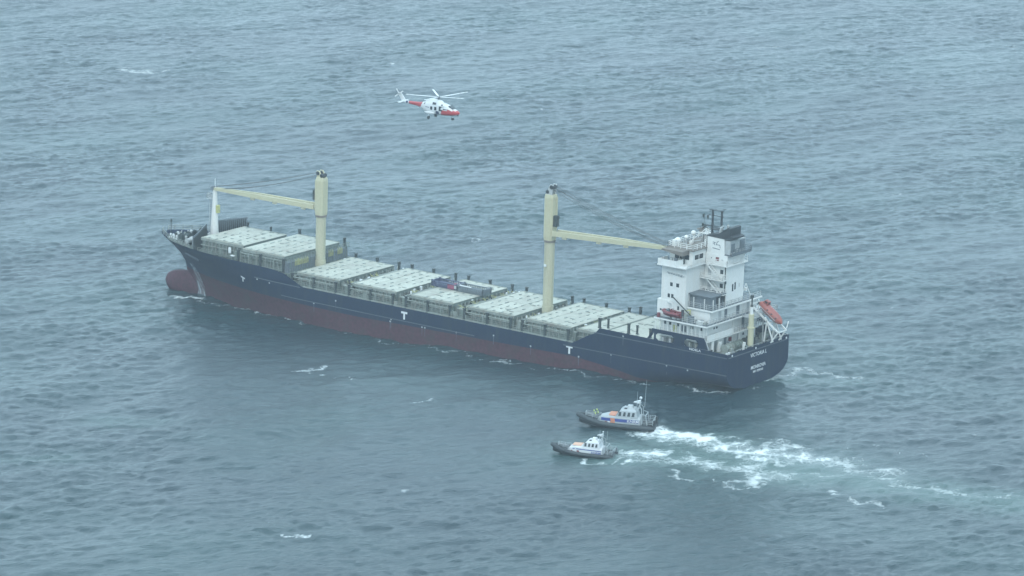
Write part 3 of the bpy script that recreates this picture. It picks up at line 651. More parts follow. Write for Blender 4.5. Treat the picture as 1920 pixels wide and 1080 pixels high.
text('IMO 9290165', .62, AFT(-.1, 5.7), M_MARK, ship, 'registry_number')
mb = MB()
for y in (9.0, -9.5, 1.0): mb.tube((-.02, y, 10.2), (-.08, y, 10.2), .2, n=10)
mb.pieces('transom_fairlead', M_MARK, ship)
text('NOELA', .6, frame((-1, 0, 0), (0, 0, 1), (7.2, 10.56, 10.35), 1.3), M_MARK, ship, 'side_lettering')

for x, z in ((78.4, 3.75), (78.2, 4.2), (70.6, 3.9), (69.9, 3.9), (62.3, 4.3), (92.0, 5.6), (53.4, 5.2), (44.6, 4.6), (33.4, 4.5), (26.0, 6.2), (13.4, 6.3), (8.7, 6.2), (112.3, 6.6), (109.0, 6.4), (23.4, 10.2), (97.5, 4.2)):
    mb = MB(); y = halfb(x, z); mb.box(x - .14, x + .14, y - .02, y + .06, z - .14, z + .14); mb.build('overboard_outlet', M_GREYW, ship)
    if x < 100:
        mb = MB(); zz = z - .16; w_ = .05 + .06 * ((x * 7) % 1); mb.add([(x - w_, halfb(x, zz) + .015, zz), (x + w_, halfb(x, zz) + .015, zz), (x + w_ * .5, halfb(x, zz - 1.6) + .015, zz - 1.6), (x - w_ * .5, halfb(x, zz - 1.6) + .015, zz - 1.6)], [(0, 1, 2, 3)]); mb.build('drain_stain', M_STRAKE, ship)
# ------------------------------------------------------------------ stern: side screens, house, funnel
for s in (1, -1):
    mb = MB(); y0, y1 = (10.38, 10.5) if s > 0 else (-10.5, -10.38)
    mb.box(5.2, 17.0, y0, y1, 12.15, 12.85); mb.box(5.2, 6.6, y0, y1, 10.74, 12.15); mb.box(9.7, 12.0, y0, y1, 10.74, 12.15); mb.box(16.1, 16.5, y0, y1, 10.74, 12.15)
    for x, d in ((6.6, 1), (9.7, -1), (12.0, 1), (16.1, -1)):
        mb.prism([(x, 12.15), (x + d * .5, 12.15), (x, 11.7)], 'y', y0, y1); mb.prism([(x, 10.78), (x + d * .5, 10.78), (x, 11.2)], 'y', y0, y1)
    mb.prism([(16.5, 12.15), (17.0, 12.15), (18.0, 10.8), (17.4, 10.8)], 'y', y0, y1)
    mb.prism([(5.2, 12.85), (5.2, 10.74), (4.4, 10.74), (4.55, 11.6), (4.85, 12.3)], 'y', y0, y1)
    mb.build('side_screen', M_NAVY, ship)
    mb = MB(); mb.path([(5.2, y1 + .02, 12.85), (4.85, y1 + .02, 12.3), (4.5, y1 + .02, 11.5), (4.2, y1 + .02, 10.8)], .09); mb.build('screen_lip', M_GREYW, ship)
    for x in (7.2, 8.6, 13, 14.6):
        mb = MB(); mb.box(x, x + .7, s * 9.2 - .3, s * 9.2 + .3, 9.4, 11.3); mb.tube((x + .3, s * 9.8, 9.4), (x + .3, s * 9.8, 11.4), .25); mb.build('mooring_bitt', M_FRAME if x < 10 else M_GREYW, ship)
def slab(mb, x0, x1, y0, y1, z, t=.22): mb.box(x0, x1, y0, y1, z - t, z)
# tier walls
def wall_block(name, x0, x1, y0, y1, z0, z1, m=M_WHITE, label=None):
    mb = MB(); mb.box(x0, x1, y0, y1, z0, z1); o = mb.build(name, m, ship)
    if label: o['label'] = label
    return o
def window(par, ax, pos, a, z, w, h, m=M_GLASS, name='window'):
    """ax 'y': on a wall facing +Y at y=pos, centre x=a; ax 'x': on a wall facing -X at x=pos, centre y=a"""
    if name == 'window': w *= 1.25; h *= 1.15
    mb = MB()
    if ax == 'y': mb.box(a - w / 2, a + w / 2, pos - .02, pos + .03, z - h / 2, z + h / 2); f = ((a - w / 2 - .06, a + w / 2 + .06, pos - .02, pos + .05), )
    else: mb.box(pos - .03, pos + .02, a - w / 2, a + w / 2, z - h / 2, z + h / 2)
    o = mb.build(name, m, par)
    mb = MB()
    for (u0, u1, v0, v1) in ((-w / 2 - .07, w / 2 + .07, h / 2, h / 2 + .07), (-w / 2 - .07, w / 2 + .07, -h / 2 - .07, -h / 2), (-w / 2 - .07, -w / 2, -h / 2, h / 2), (w / 2, w / 2 + .07, -h / 2, h / 2)):
        if ax == 'y': mb.box(a + u0, a + u1, pos - .01, pos + .06, z + v0, z + v1)
        else: mb.box(pos - .06, pos + .01, a + u0, a + u1, z + v0, z + v1)
    return o
t0 = wall_block('lower_house', 6.2, 16.4, -8.4, 8.4, 9.42, 11.9)
for y in (5.2, 2.0, -2.5, -6): window(t0, 'x', 6.2, y, 10.4, .9, 1.9, M_GREYW if y != 2.0 else M_DKGREY, 'door')
for y in (6.8, .4, -4.2): window(t0, 'x', 6.2, y, 10.9, .45, .45)
mb = MB(); slab(mb, 5.0, 17.1, -10.3, 10.3, 12.12, .2); mb.build('upper_deck', M_WHITE, ship)
t1 = wall_block('lower_house', 6.0, 16.3, -8.5, 8.5, 12.14, 14.85)
for x in (15.5, 14.2, 12.4, 9.4, 7.4): window(t1, 'y', 8.5, x, 13.9, .5, .5)
window(t1, 'y', 8.5, 11.2, 13.3, 1.1, 1.3, M_DKGREY, 'door'); window(t1, 'y', 8.5, 13.2, 13.1, .8, 1.3, M_YEL, 'locker_panel')
window(t1, 'x', 6.0, -3.6, 13.2, .9, 2.0, M_DKGREY, 'door'); window(t1, 'x', 6.0, 6.2, 13.9, .35, .35); window(t1, 'x', 6.0, 5.3, 13.9, .35, .35)
mb = MB()
for k in range(13): x = 5.6 + k * .9; mb.box(x - .05, x + .05, 10.15, 10.25, 12.14, 14.85)
for k in range(3): mb.box(5.3 , 5.42, 9.6 - k * 4.4, 9.7 - k * 4.4, 12.14, 14.85)
mb.pieces('deck_stanchion', M_WHITE, ship)
mb = MB(); rail(mb, [(16.9, 10.15, 12.14), (5.15, 10.15, 12.14), (5.15, -10.15, 12.14)], 1.1, .8, .04); mb.build('deck_railing', M_GREYW, ship)
mb = MB(); mb.box(5.05, 5.1, 1.0, 9.9, 12.2, 13.2); mb.build('rail_dodger', M_WHITE, ship)
# boat deck
mb = MB(); slab(mb, 4.8, 16.7, -10.5, 10.5, 15.1, .25); bd = mb.build('boat_deck', M_WHITE, ship)
mb = MB(); mb.box(4.95, 16.55, 8.1, 10.35, 15.105, 15.13); mb.box(4.95, 5.8, -10.35, 8.1, 15.105, 15.13); mb.build('deck_covering', M_DKGREY, bd)
mb = MB(); rail(mb, [(10.4, 10.35, 15.1), (4.95, 10.35, 15.1), (4.95, -10.35, 15.1)], 1.05, 1.1, .04); mb.build('deck_railing', M_GREYW, ship)
t2 = wall_block('upper_house', 5.9, 11.6, -8.0, 8.0, 15.14, 17.3)
for y, m_, w in ((4.6, M_GREYW, .9), (2.6, M_DKGREY, .9), (-1.5, M_DKGREY, 1.1), (-5, M_GREYW, .9)): window(t2, 'x', 5.9, y, 16.15, w, 1.9, m_, 'door')
mb = MB(); slab(mb, 5.1, 11.5, -8.6, 8.3, 17.6, .28); mb.build('bridge_ladder_deck', M_WHITE, ship)
mb = MB(); mb.box(5.3, 11.4, -8.4, 8.15, 17.605, 17.63); mb.build('deck_covering', M_DKGREY, ship)
gh = wall_block('awning_house', 6.3, 10.75, 2.9, 7.5, 17.63, 19.95, M_DKGREY)
mb = MB(); mb.prism([(5.7, 19.96), (10.78, 19.96), (10.78, 20.2), (5.7, 20.08)], 'y', 2.85, 8.0); mb.build('awning_roof', M_DKGREY, gh)
window(gh, 'x', 6.3, 4.9, 18.6, 1.0, 1.9, M_BLACK, 'door'); window(gh, 'x', 6.3, 3.6, 18.7, .6, 1.5, M_BLACK, 'door')
mb = MB()
for x, y in ((9.6, 7.95), (7.2, 7.95), (5.5, 7.6), (5.5, 5.6), (5.5, 3.4)): mb.box(x - .07, x + .07, y - .07, y + .07, 17.6, 19.6)
mb.pieces('awning_post', M_WHITE, gh)
mb = MB(); rail(mb, [(10.7, 8.1, 17.6), (5.3, 8.1, 17.6), (5.3, -8.3, 17.6)], 1.0, 1.3, .04); mb.build('deck_railing', M_GREYW, ship)
# accommodation tower
ab = MB(); ab.box(10.8, 16.2, -9, 9, 15.14, 25.1); tower = ab.build('accommodation_tower', M_WHITE, ship)
mb = MB(); mb.box(14.2, 16.9, 7.6, 9.12, 15.14, 18.4); mb.build('tower_foot', M_WHITE, tower)
for x, z, w in ((14.0, 21.5, .45), (12.6, 21.5, .5), (14.5, 19.3, .4), (13.7, 19.3, .4), (14.3, 16.5, .4), (13.6, 16.5, .4), (12.3, 17.2, .3)): window(tower, 'y', 9.0 if z > 18.4 or x < 14.2 else 9.13, x, z, w, .62)
window(tower, 'y', 9.13, 16.1, 16.4, .3, .3)
mb = MB()
for k in range(6): mb.box(14.8 - k * .55, 14.4 - k * .55, 8.95, 9.04, 23.45 - .02 * k * k * .5, 23.75 - .03 * k)
mb.build('recess_shadow_strip', M_DKGREY, tower)  # dark grey boxes stand in for the shadow of a wall recess
mb = MB(); mb.prism([(15.0, 23.8), (11.2, 23.5), (11.2, 23.35), (15.0, 23.68)], 'y', 9.0, 9.22); mb.build('hood', M_GREYW, tower)
# bridge
mb = MB(); slab(mb, 10.2, 16.5, -10.3, 10.3, 25.3, .22); slab(mb, 5.3, 10.3, -3.4, 3.6, 25.3, .22); mb.box(10.25, 10.35, 3.6, 9.6, 25.3, 25.55); mb.build('bridge_deck', M_WHITE, ship)
br = MB(); br.box(10.8, 15.9, -7, 7, 25.32, 27.9); brd = br.build('bridge', M_WHITE, ship)
for x in (14.3, 13.2, 12.1): window(brd, 'y', 7.0, x, 26.6, .8, .8)
for y in (5.7, 4.2): window(brd, 'x', 10.8, y, 26.6, 1.0, .75)
mb = MB(); mb.prism([(10.5, 27.92), (16.4, 27.92), (16.4, 28.1), (10.5, 28.1)], 'y', -7.4, 7.4); mb.build('bridge_roof', M_ROOF, brd)
mb = MB(); mb.prism([(11.6, 27.2), (11.6, 28.05), (16.2, 28.05), (16.3, 27.8)], 'y', 7.05, 9.4); mb.build('wing_canopy', M_ROOF, brd)
for s in (1, -1):
    mb = MB(); ya, yb = (7.1, 10.2) if s > 0 else (-10.2, -7.1)
    mb.box(16.3, 16.4, ya, yb, 25.3, 26.3); mb.box(12.3, 16.4, s * 10.2 - .05, s * 10.2 + .05, 25.3, 26.35); mb.box(12.3, 12.4, ya + .8 * (s > 0), yb - .8 * (s < 0), 25.3, 26.35)
    mb.build('wing_bulwark', M_WHITE, brd)
    mb = MB(); rail(mb, [(15, s * 10.1, 26.35), (12.4, s * 10.1, 26.35)], .5, .8, .04, (1.0,)); mb.box(13.2, 13.7, s * 8.6 - .25, s * 8.6 + .25, 25.3, 26.5); mb.tube((14.8, s * 9.2, 25.3), (14.8, s * 9.2, 26.8), .12); mb.build('wing_console', M_DKGREY, brd)
mb = MB(); mb.box(12.4, 12.5, 7.2, 8.2, 25.3, 27.6); mb.box(12.9, 13.0, 7.3, 7.5, 25.3, 27.7); mb.pieces('wing_post', M_POST, brd)
# engine casing with landings and stairs on its port side
mb = MB(); mb.box(5.9, 10.78, -3.1, 2.8, 17.6, 27.1); cas = mb.build('engine_casing', M_WHITE, ship)
for z, y in ((16.9, 0), ):
    pass
for y, z in ((1.2, 20.7), (.4, 20.9)): window(cas, 'x', 5.9, y - .6, z, .35, 1.2)
window(cas, 'x', 5.9, -1.6, 20.8, .2, .7, M_GREYW, 'vent')
for z in (22.6, 19.95):
    mb = MB(); slab(mb, 5.6, 10.78, 2.8, 4.4, z, .14); rail(mb, [(10.7, 4.35, z), (5.7, 4.35, z), (5.7, 2.9, z)], 1.0, 1.2, .045); mb.build('landing', M_WHITE, cas)
    window(cas, 'y', 2.8, 7.0, z + 1.3, .55, .7)
    window(cas, 'y', 2.8, 9.7, z + 1.2, .7, 1.7, M_GREYW, 'door')
window(cas, 'y', 2.8, 6.1, 22.0, .3, .5, M_BLACK)
for z0, z1 in ((22.6, 25.2), (19.95, 22.5), (17.7, 19.9)):
    mb = MB()
    for y in (3.3, 4.1): mb.beam((9.6 , y, z1), (6.6, y, z0), .08, .22)
    for k in range(9): x = 9.6 - 3 * (k + .5) / 9; z = z1 + (z0 - z1) * (k + .5) / 9; mb.box(x - .14, x + .14, 3.3, 4.1, z - .02, z + .03)
    mb.beam((9.6, 4.1, z1 + .9), (6.6, 4.1, z0 + .9), .05, .05); mb.build('stairway', M_WHITE, cas)
mb = MB(); rail(mb, [(10.2, 9.5, 25.3), (10.2, 3.6, 25.3), (5.4, 3.6, 25.3), (5.4, -3.3, 25.3)], 1.0, 1.3, .04); mb.build('deck_railing', M_WHITE, ship)
mb = MB(); mb.box(6.1, 6.25, 2.8, 2.95, 17.6, 25.0); mb.build('casing_pipe', M_POST, cas)
window(cas, 'y', 2.8, 8.1, 26.2, .7, .7, M_REDP, 'fire_box'); window(cas, 'y', 2.8, 9.4, 26.2, .18, .3, M_DKGREY, 'lamp'); window(cas, 'y', 2.8, 7.0, 26.1, .4, .18, M_DKGREY, 'lamp')
# lower aft diagonal boom resting by the tower
mb = MB(); mb.beam((13.3, 9.6, 19.4), (9.0, 9.4, 16.2), .16, .16); mb.build('davit_boom', M_POST, ship)
# funnel
mb = MB(); mb.prism([(6.6, 27.1), (10.6, 27.1), (10.4, 30.3), (6.8, 30.2)], 'y', -1.9, 2.7); fu = mb.build('funnel', M_WHITE, ship)
mb = MB(); mb.prism([(6.6, 30.1), (11.0, 30.25), (10.2, 30.5), (8.0, 31.0), (6.1, 32.4), (5.5, 32.3), (5.5, 30.9), (4.6, 30.7), (4.7, 30.4)], 'y', -.8, 2.75); mb.build('funnel_cap', M_BLACK, fu)
mb = MB()
for x, y in ((8.8, 1.2), (9.3, 0), (8.8, -1.2)): mb.tube((x, y, 30.6), (x - .25, y, 31.9), .22, n=10)
mb.pieces('exhaust_pipe', M_GREYW, fu)
mb = MB()   # emblem on the port face: bars, a hooked letter and an underline
def eb(x0, z0, x1, z1, w=.13): mb.beam((x0, 2.71, z0), (x1, 2.71, z1), .03, w, up=(0, .01, 1)) if abs(x0 - x1) > .01 else mb.box(x0 - w / 2, x0 + w / 2, 2.69, 2.73, min(z0, z1), max(z0, z1))
eb(9.35, 29.25, 8.7, 29.2); eb(9.3, 28.95, 8.85, 28.9); eb(9.35, 28.15, 7.7, 28.0, .14); eb(8.6, 28.75, 8.35, 29.3); eb(8.35, 29.3, 8.05, 29.6); eb(8.5, 28.85, 7.75, 28.85); eb(7.75, 28.9, 7.65, 28.3); eb(8.9, 28.7, 8.9, 29.3)
mb.build('funnel_emblem', M_DKGREY, fu)
# aft box and platform behind the funnel
mb = MB(); mb.box(5.5, 6.6, -2.4, 2.6, 27.3, 29.9); ax_ = mb.build('fan_room', M_GREYW, fu)
window(ax_, 'x', 5.5, 1.7, 28.5, 1.3, 1.6, M_DKGREY, 'louvre'); window(ax_, 'x', 5.5, -1.4, 28.8, 1.7, 1.7, M_DKGREY, 'louvre')
mb = MB(); slab(mb, 4.9, 6.6, -3.9, 2.8, 27.25, .18); mb.box(4.9, 5.0, -3.8, 2.7, 27.25, 27.6); rail(mb, [(4.95, 2.7, 27.25), (4.95, -3.8, 27.25), (6.4, -3.8, 27.25)], 1.1, 1.1, .05); mb.build('funnel_platform', M_DKGREY, ship)
# masts and gear on the bridge roof
mb = MB()
for y, x in ((0, 11.3), (0, 9.3)):
    mb.tube((x, y, 28.0), (x, y, 34.7), .27, .2, n=8)
for z in (31.0, 31.6, 33.6, 34.6): mb.beam((12.2 if z > 33 else 12.6, 0, z), (8.8, 0, z), .12, .12)
mb.beam((11.3, -1.2, 34.5), (11.3, 1.2, 34.5), .1, .1); mb.beam((9.3, -1.4, 34.8), (8.3, 1.2, 35.3), .1, .1); mb.box(9.6, 11.0, -.7, .7, 31.0, 31.1)
mb.beam((13.6, 0, 31.5), (9, 0, 31.3), .1, .1); mb.build('radar_mast', M_BLACK, ship)
mb = MB()
for x, z in ((13.4, 33.2), (12.9, 31.3), (13.5, 31.4), (12.4, 33.1)): mb.box(x - .13, x + .13, -.13, .13, z - .3, z + .35)
mb.tube((13.2, 0, 28), (13.2, 0, 33.8), .05); mb.beam((12.3, 0, 33.2), (13.6, 0, 33.2), .08, .08); mb.beam((12.8, 0, 31.35), (13.6, 0, 31.35), .08, .08); mb.build('signal_lamp_mast', M_POST, ship)
mb = MB()
for (a, b) in (((15.2, 1.5, 28.1), (12.4, .3, 31.0)), ((14.6, -1.2, 28.1), (12.4, -.3, 31.0)), ((12.4, .3, 28.1), (12.4, .3, 31.0)), ((11.9, .3, 28.1), (11.9, .3, 31.0)), ((12.4, -.3, 28.1), (12.4, -.3, 31.0)), ((15.2, 1.5, 28.1), (14.6, -1.2, 28.1)), ((13.8, .9, 29.6), (13.5, -.75, 29.6))): mb.beam(a, b, .13, .13)
for k in range(7): mb.beam((12.4, .3, 28.3 + k * .4), (11.9, .3, 28.3 + k * .4), .05, .05)
mb.box(11.8, 14.0, -.9, .9, 30.0, 30.1); mb.build('mast_tripod', M_WHITE, ship)
mb = MB(); mb.box(13.2, 14.0, -.4, .4, 30.1, 30.7); mb.beam((13.6, -1.5, 30.85), (13.6, 1.5, 30.85), .25, .2); mb.build('radar_scanner', M_ROOF, ship)
mb = MB(); mb.ball((15.6, 5.0, 28.9), .65); mb.tube((15.6, 5, 28.1), (15.6, 5, 28.6), .2); mb.ball((14.4, 1.6, 30.0), .5); mb.tube((14.4, 1.6, 28.1), (14.4, 1.6, 29.7), .12); mb.ball((15.3, 2.6, 29.2), .42); mb.tube((15.3, 2.6, 28.1), (15.3, 2.6, 29), .1); mb.pieces('satellite_dome', M_WHITE, ship, 2, smooth=True)
mb = MB(); rail(mb, [(10.7, 7.2, 28.1), (16.2, 7.2, 28.1), (16.2, -7.2, 28.1)], 1.0, 1.4, .045); rail(mb, [(10.7, 7.2, 28.1), (10.7, 3.0, 28.1)], 1.0, 1.4, .045); mb.build('deck_railing', M_WHITE, ship)
mb = MB()
for j in range(9):
    x = rnd.uniform(11.2, 15.8); y = rnd.uniform(.5, 6.6); r = rnd.uniform(.12, .35); mb.mi = j % 2; mb.box(x - r, x + r, y - r, y + r, 28.1, 28.1 + rnd.uniform(.4, 1.3))
mb.pieces('roof_locker', [M_WHITE, M_GREYW], ship)
# clutter on the boat deck, port side
mb = MB()
for j in range(10):
    x = 6 + j * .85; r = rnd.uniform(.15, .4); mb.mi = rnd.randint(0, 2); mb.box(x - r, x + r, 9.2 - r, 9.2 + r, 15.13, 15.13 + rnd.uniform(.3, 1.3))
mb.mi = 2; mb.box(8.3, 9.3, 9.5, 10.2, 15.13, 16.4); mb.mi = 0; mb.box(6.3, 7.5, 9.3, 10.1, 15.13, 15.8)
mb.pieces('deck_locker', [M_WHITE, M_FRAME, M_DKGREY], ship)
mb = MB()
mb.beam((9.9, 8.6, 15.1), (9.9, 8.6, 17.2), .2, .2); mb.beam((9.9, 8.6, 17.2), (10.6, 9.4, 17.0), .15, .15); mb.build('life_raft_davit', M_YEL, ship)
# mooring deck aft
for k, (x, y, c_) in enumerate(((3.2, 5.6, M_FRAME), (3.3, 2.4, M_COAM), (3.4, -1.6, M_POST), (3.0, -7.2, M_COAM))):
    mb = MB(); mb.tube((x, y - 1.1, 10.5), (x, y + 1.1, 10.5), .5, n=12)
    for d in (-1.15, -.2, 1.1): mb.tube((x, y + d, 10.5), (x, y + d + .1, 10.5), .85, n=14)
    mb.box(x - .6, x + .6, y - 1.4, y - 1.2, 9.42, 11.0); mb.box(x - .9, x + .9, y - 1.2, y + 1.3, 9.42, 9.75); mb.build('mooring_winch', c_, ship)
for x, y in ((1.2, 8.6), (1.0, 5), (.9, 1.8), (.9, -3.5), (1, -8.5), (4.6, 9.3)):
    mb = MB()
    for d in (-.4, .4): mb.tube((x, y + d, 9.4), (x, y + d, 10.5), .22, n=8)
    mb.build('bollard', M_POST if y != 8.6 else M_MARK, ship)
for j in range(22):
    x = rnd.uniform(1.2, 5.6); y = rnd.uniform(-9.3, 9.3); r = rnd.uniform(.12, .35); mb = MB(); h = rnd.uniform(.5, 1.9)
    if j % 3 == 0: mb.tube((x, y, 9.4), (x, y, 9.4 + h), r * .6, n=7); mb.ball((x, y, 9.4 + h), r, n=8, m=5)
    else: mb.box(x - r, x + r, y - r * 1.3, y + r * 1.3, 9.4, 9.4 + h)
    mb.build('vent_head' if j % 3 == 0 else 'deck_locker', (M_POST, M_FRAME, M_WHITE, M_COAM, M_DKGREY)[j % 5], ship)
mb = MB(); mb.tube((5.4, 7.6, 9.4), (5.4, 7.6, 11.9), .35, n=10); mb.tube((5.3, 5.6, 9.4), (5.3, 5.6, 11.9), .12); mb.tube((5.3, -1.4, 9.4), (5.3, -1.4, 11.9), .12); mb.pieces('deck_column', M_WHITE, ship)
mb = MB(); mb.box(5.9, 6.1, .2, 1.0, 10.4, 11.2); mb.build('fire_box', M_REDP, ship)
mb = MB(); rail(mb, [(.12, 10.2, 10.6), (.12, -10.2, 10.6)], .25, 2.0, .04, (1.05,)); mb.build('deck_railing', M_GREYW, ship)
# provision crane pillar near the transom
mb = MB(); mb.tube((1.6, .4, 9.4), (1.6, .4, 13.6), .56, n=16); mb.tube((1.6, .4, 13.6), (1.6, .4, 13.8), .75, n=16); mb.tube((1.6, .4, 13.8), (1.6, .4, 16.3), .52, n=16)
pc = mb.build('stores_crane', M_CREAM, ship, smooth=True)
mb = MB(); mb.tube((1.6, .4, 16.3), (1.6, .4, 17.7), .3, n=12); mb.build('crane_collar', M_WHITE, pc, smooth=True)
mb = MB(); mb.tube((1.6, .4, 17.7), (1.6, .4, 19.6), .14, n=8); mb.box(1.35, 1.85, .15, .65, 19.4, 19.9); mb.box(1.4, 1.8, .2, .6, 17.6, 18.0); mb.build('crane_spindle', M_POST, pc)
# platform and launching frame of the free-fall boat, starboard of the pillar
mb = MB(); slab(mb, 2.2, 5.4, -9.6, -1.4, 15.1, .2); rail(mb, [(2.3, -1.5, 15.1), (2.3, -9.5, 15.1), (5.2, -9.5, 15.1)], 1.0, 1.2, .05)
for x, y in ((2.4, -1.7), (2.4, -9.2), (2.4, -5)): mb.box(x - .1, x + .1, y - .1, y + .1, 9.4, 15)
mb.build('launch_platform', M_GREYW, ship)
mb = MB()
for y in (-3.5, -6.3):
    mb.beam((4.4, y, 17.0), (-1.9, y, 12.6), .2, .3); mb.beam((-1.9, y, 12.6), (-.4, y, 10.4), .2, .22); mb.beam((1.0, y, 15.1), (-.9, y, 10.6), .16, .2)
    mb.beam((4.4, y, 17.4), (4.4, y, 15.1), .2, .2); mb.beam((.6, y, 14.7), (1.2, y, 9.5), .2, .2)
for t in (0, .33, .66, 1): mb.beam((4.4 - 6.3 * t, -3.5, 16.95 - 4.4 * t), (4.4 - 6.3 * t, -6.3, 16.95 - 4.4 * t), .15, .15)
mb.beam((-2.0, -6.3, 13.0), (-2.0, -6.9, 14.2), .12, .12)
mb.build('launch_frame', M_WHITE, ship)
mb = MB(); mb.beam((6.8, -3.6, 17.6), (6.2, -4.4, 20.6), .12, .12); mb.beam((5.6, -5.6, 17.6), (6.2, -4.4, 20.6), .12, .12); mb.box(6.0, 6.4, -4.6, -4.2, 19.2, 19.8); mb.build('aft_light_mast', M_WHITE, ship)
# ------------------------------------------------------------------ things carried by the ship
def ship_empty(name, label, cat, loc, rot=(0, 0, 0)):
    from mathutils import Euler
    return empty(name, label, cat, SM @ Matrix.Translation(loc) @ Euler(rot).to_matrix().to_4x4())
def lifeboat():
    t = ship_empty('free_fall_lifeboat', 'enclosed orange free-fall lifeboat tilted down on its white stern ramp', 'lifeboat', (.9, -4.9, 15.75), (0, 0, 0))
    t.matrix_world = t.matrix_world @ Matrix.Rotation(math.radians(-34), 4, 'Y') @ Matrix.Scale(.82, 4)
    mb = MB(); rings = []; n = 16
    for k in range(13):
        u = k / 12; x = -3.9 + 7.4 * u; s = (max(0, 1 - abs(2 * u - 1) ** 3.2)) ** .5
        s = max(s, .12); w = 1.2 * s; rings.append([(x, w * math.cos(a), .1 + (1.15 if math.sin(a) > 0 else 1.0) * s * math.sin(a)) for a in [2 * math.pi * j / n for j in range(n)]])
    mb.loft(rings); h = mb.build('hull', M_ORANGE, t, smooth=True)
    mb = MB(); mb.loft([[(x, y * w, z) for x, y, z in ((1.2, -1, 1.0), (1.2, 1, 1.0), (2.7, 1, .9), (2.7, -1, .9))] for w in (.62,)] + [[(1.5, -.5, 1.9), (1.5, .5, 1.9), (2.5, .5, 1.8), (2.5, -.5, 1.8)]]); cp = mb.build('conning_tower', M_ORANGE, t)
    mb = MB(); mb.box(1.35, 1.42, -.35, .35, 1.35, 1.7); mb.box(1.7, 2.3, .52, .58, 1.3, 1.65); mb.build('window', M_GLASS, cp)
    mb = MB()
    for x in (-2.3, -.9, .5): mb.tube((x, 1.02, .55), (x, 1.12, .58), .2, n=10)
    mb.pieces('porthole', M_GLASS, t)
    mb = MB(); mb.tube((3.3, 0, -.3), (3.75, 0, -.3), .3, n=10); mb.build('propeller_guard', M_POST, t)
    mb = MB(); mb.box(-2.5, 2.5, 1.08, 1.22, -.05, .06); mb.box(-2.5, 2.5, -1.22, -1.08, -.05, .06); mb.pieces('fender_strip', M_GREYW, t)
lifeboat()
def rescue():
    t = ship_empty('rescue_boat', 'small open dark red rescue boat on the deck beside the white tower', 'rescue boat', (12.9, 9.75, 15.75))
    mb = MB(); outer = []; n = 11
    for k in range(n):
        u = k / (n - 1); x = -2.0 + 4.2 * u; w = .85 * (1 - max(0, (u - .55) / .45) ** 2 * .92); z = .25 + .55 * max(0, u - .5) ** 1.5
        outer.append((x, w, z))
    for s in (1, -1):
        for a, b in zip(outer[:-1], outer[1:]): mb.tube((a[0], s * a[1], a[2] + .35), (b[0], s * b[1], b[2] + .35), .3, .3, 8)
    mb.build('collar', M_REDP, t)
    mb = MB(); mb.loft([[(x, w, z + .25), (x, w * .6, z - .35), (x, -w * .6, z - .35), (x, -w, z + .25)] for x, w, z in outer]); mb.build('hull', M_REDP, t)
    mb = MB(); mb.box(-.4, .3, -.25, .25, .2, 1.1); mb.box(.2, .3, -.3, .3, 1.1, 1.35); mb.build('console', M_REDP, t)
    mb = MB(); mb.tube((-2.1, 0, .3), (-2.1, 0, 1.2), .22, n=8); mb.box(-2.3, -1.9, -.2, .2, 1.1, 1.5); mb.build('outboard_motor', M_BLACK, t)
    mb = MB(); mb.box(.9, 1.5, -.3, .3, .5, 1.1); mb.build('seat', M_DKGREY, t)
rescue()
mb = MB()
mb.beam((15.3, 8.8, 15.1), (15.3, 8.8, 18.0), .22, .22); mb.beam((15.3, 8.8, 18), (13.2, 9.8, 18.2), .18, .18); mb.tube((13.2, 9.8, 18.2), (13.0, 9.8, 16.9), .04); mb.build('rescue_davit', M_WHITE, ship)
mb = MB(); mb.tube((16.0, 9.9, 15.1), (16.0, 9.9, 15.9), .35, n=10); mb.build('life_ring', M_REDP, ship)
def flatrack(name, label, cat, x0, x1, y0, y1, m_side, m_mark):
    """open cargo unit: floor, end frames and side beams"""
    z = 9.42; cx = (x0 + x1) / 2; cy = (y0 + y1) / 2
    t = ship_empty(name, label, cat, (cx, cy, z)); a, b = (x1 - x0) / 2, (y1 - y0) / 2
    mb = MB(); mb.box(-a, a, -b, b, 0, .6); mb.build('base', m_side, t)
    for s in (-1, 1):
        mb = MB(); mb.box(s * a - .12, s * a + .12, -b, b, .6, 1.15); mb.box(s * a - .16, s * a + .16, -b, -b + .2, 0, 1.3); mb.box(s * a - .16, s * a + .16, b - .2, b, 0, 1.3); mb.build('end_frame', m_side, t)
        mb = MB(); n = 14
        for k in range(n): x = -a + .3 + (2 * a - .6) * k / (n - 1); mb.box(x - .09, x + .09, s * b - .06 if s > 0 else s * b - .06, s * b + .06, .05, .95)
        mb.box(-a, a, s * b - .1, s * b + .1, .93, 1.1); mb.build('side_rib', m_side, t)
    return t, a, b
M_SLATE = mat('slate_blue', (.06, .07, .12), .6, var=.2); M_MAROON = mat('maroon', (.22, .05, .09), .6, var=.2)
t, a, b = flatrack('stowed_frame', 'dark slate blue steel frame with a red patch lying across the hatch cover', 'cargo frame', 70.2, 76.3, -2.6, .1, M_SLATE, M_MAROON)
mb = MB(); mb.box(-a + .6, -a + 2.2, b + .07, b + .1, .1, 1.0); mb.box(-a + .6, -a + 2.2, -b + .1, b - .2, .61, .66); mb.build('red_patch', M_MAROON, t)
mb = MB(); mb.box(-a + .05, -a + .55, b + .07, b + .1, .3, .9); mb.build('pale_patch', M_GREYW, t)
t, a, b = flatrack('stowed_frame', 'dark grey steel frame with thin white bar on the hatch cover', 'cargo frame', 63.7, 69.9, -2.4, .3, M_DKGREY, M_GREYW)
mb = MB(); mb.beam((a - .5, b - .1, 1.25), (-.2, b - .1, 1.2), .14, .18); mb.build('white_bar', M_MARK, t)
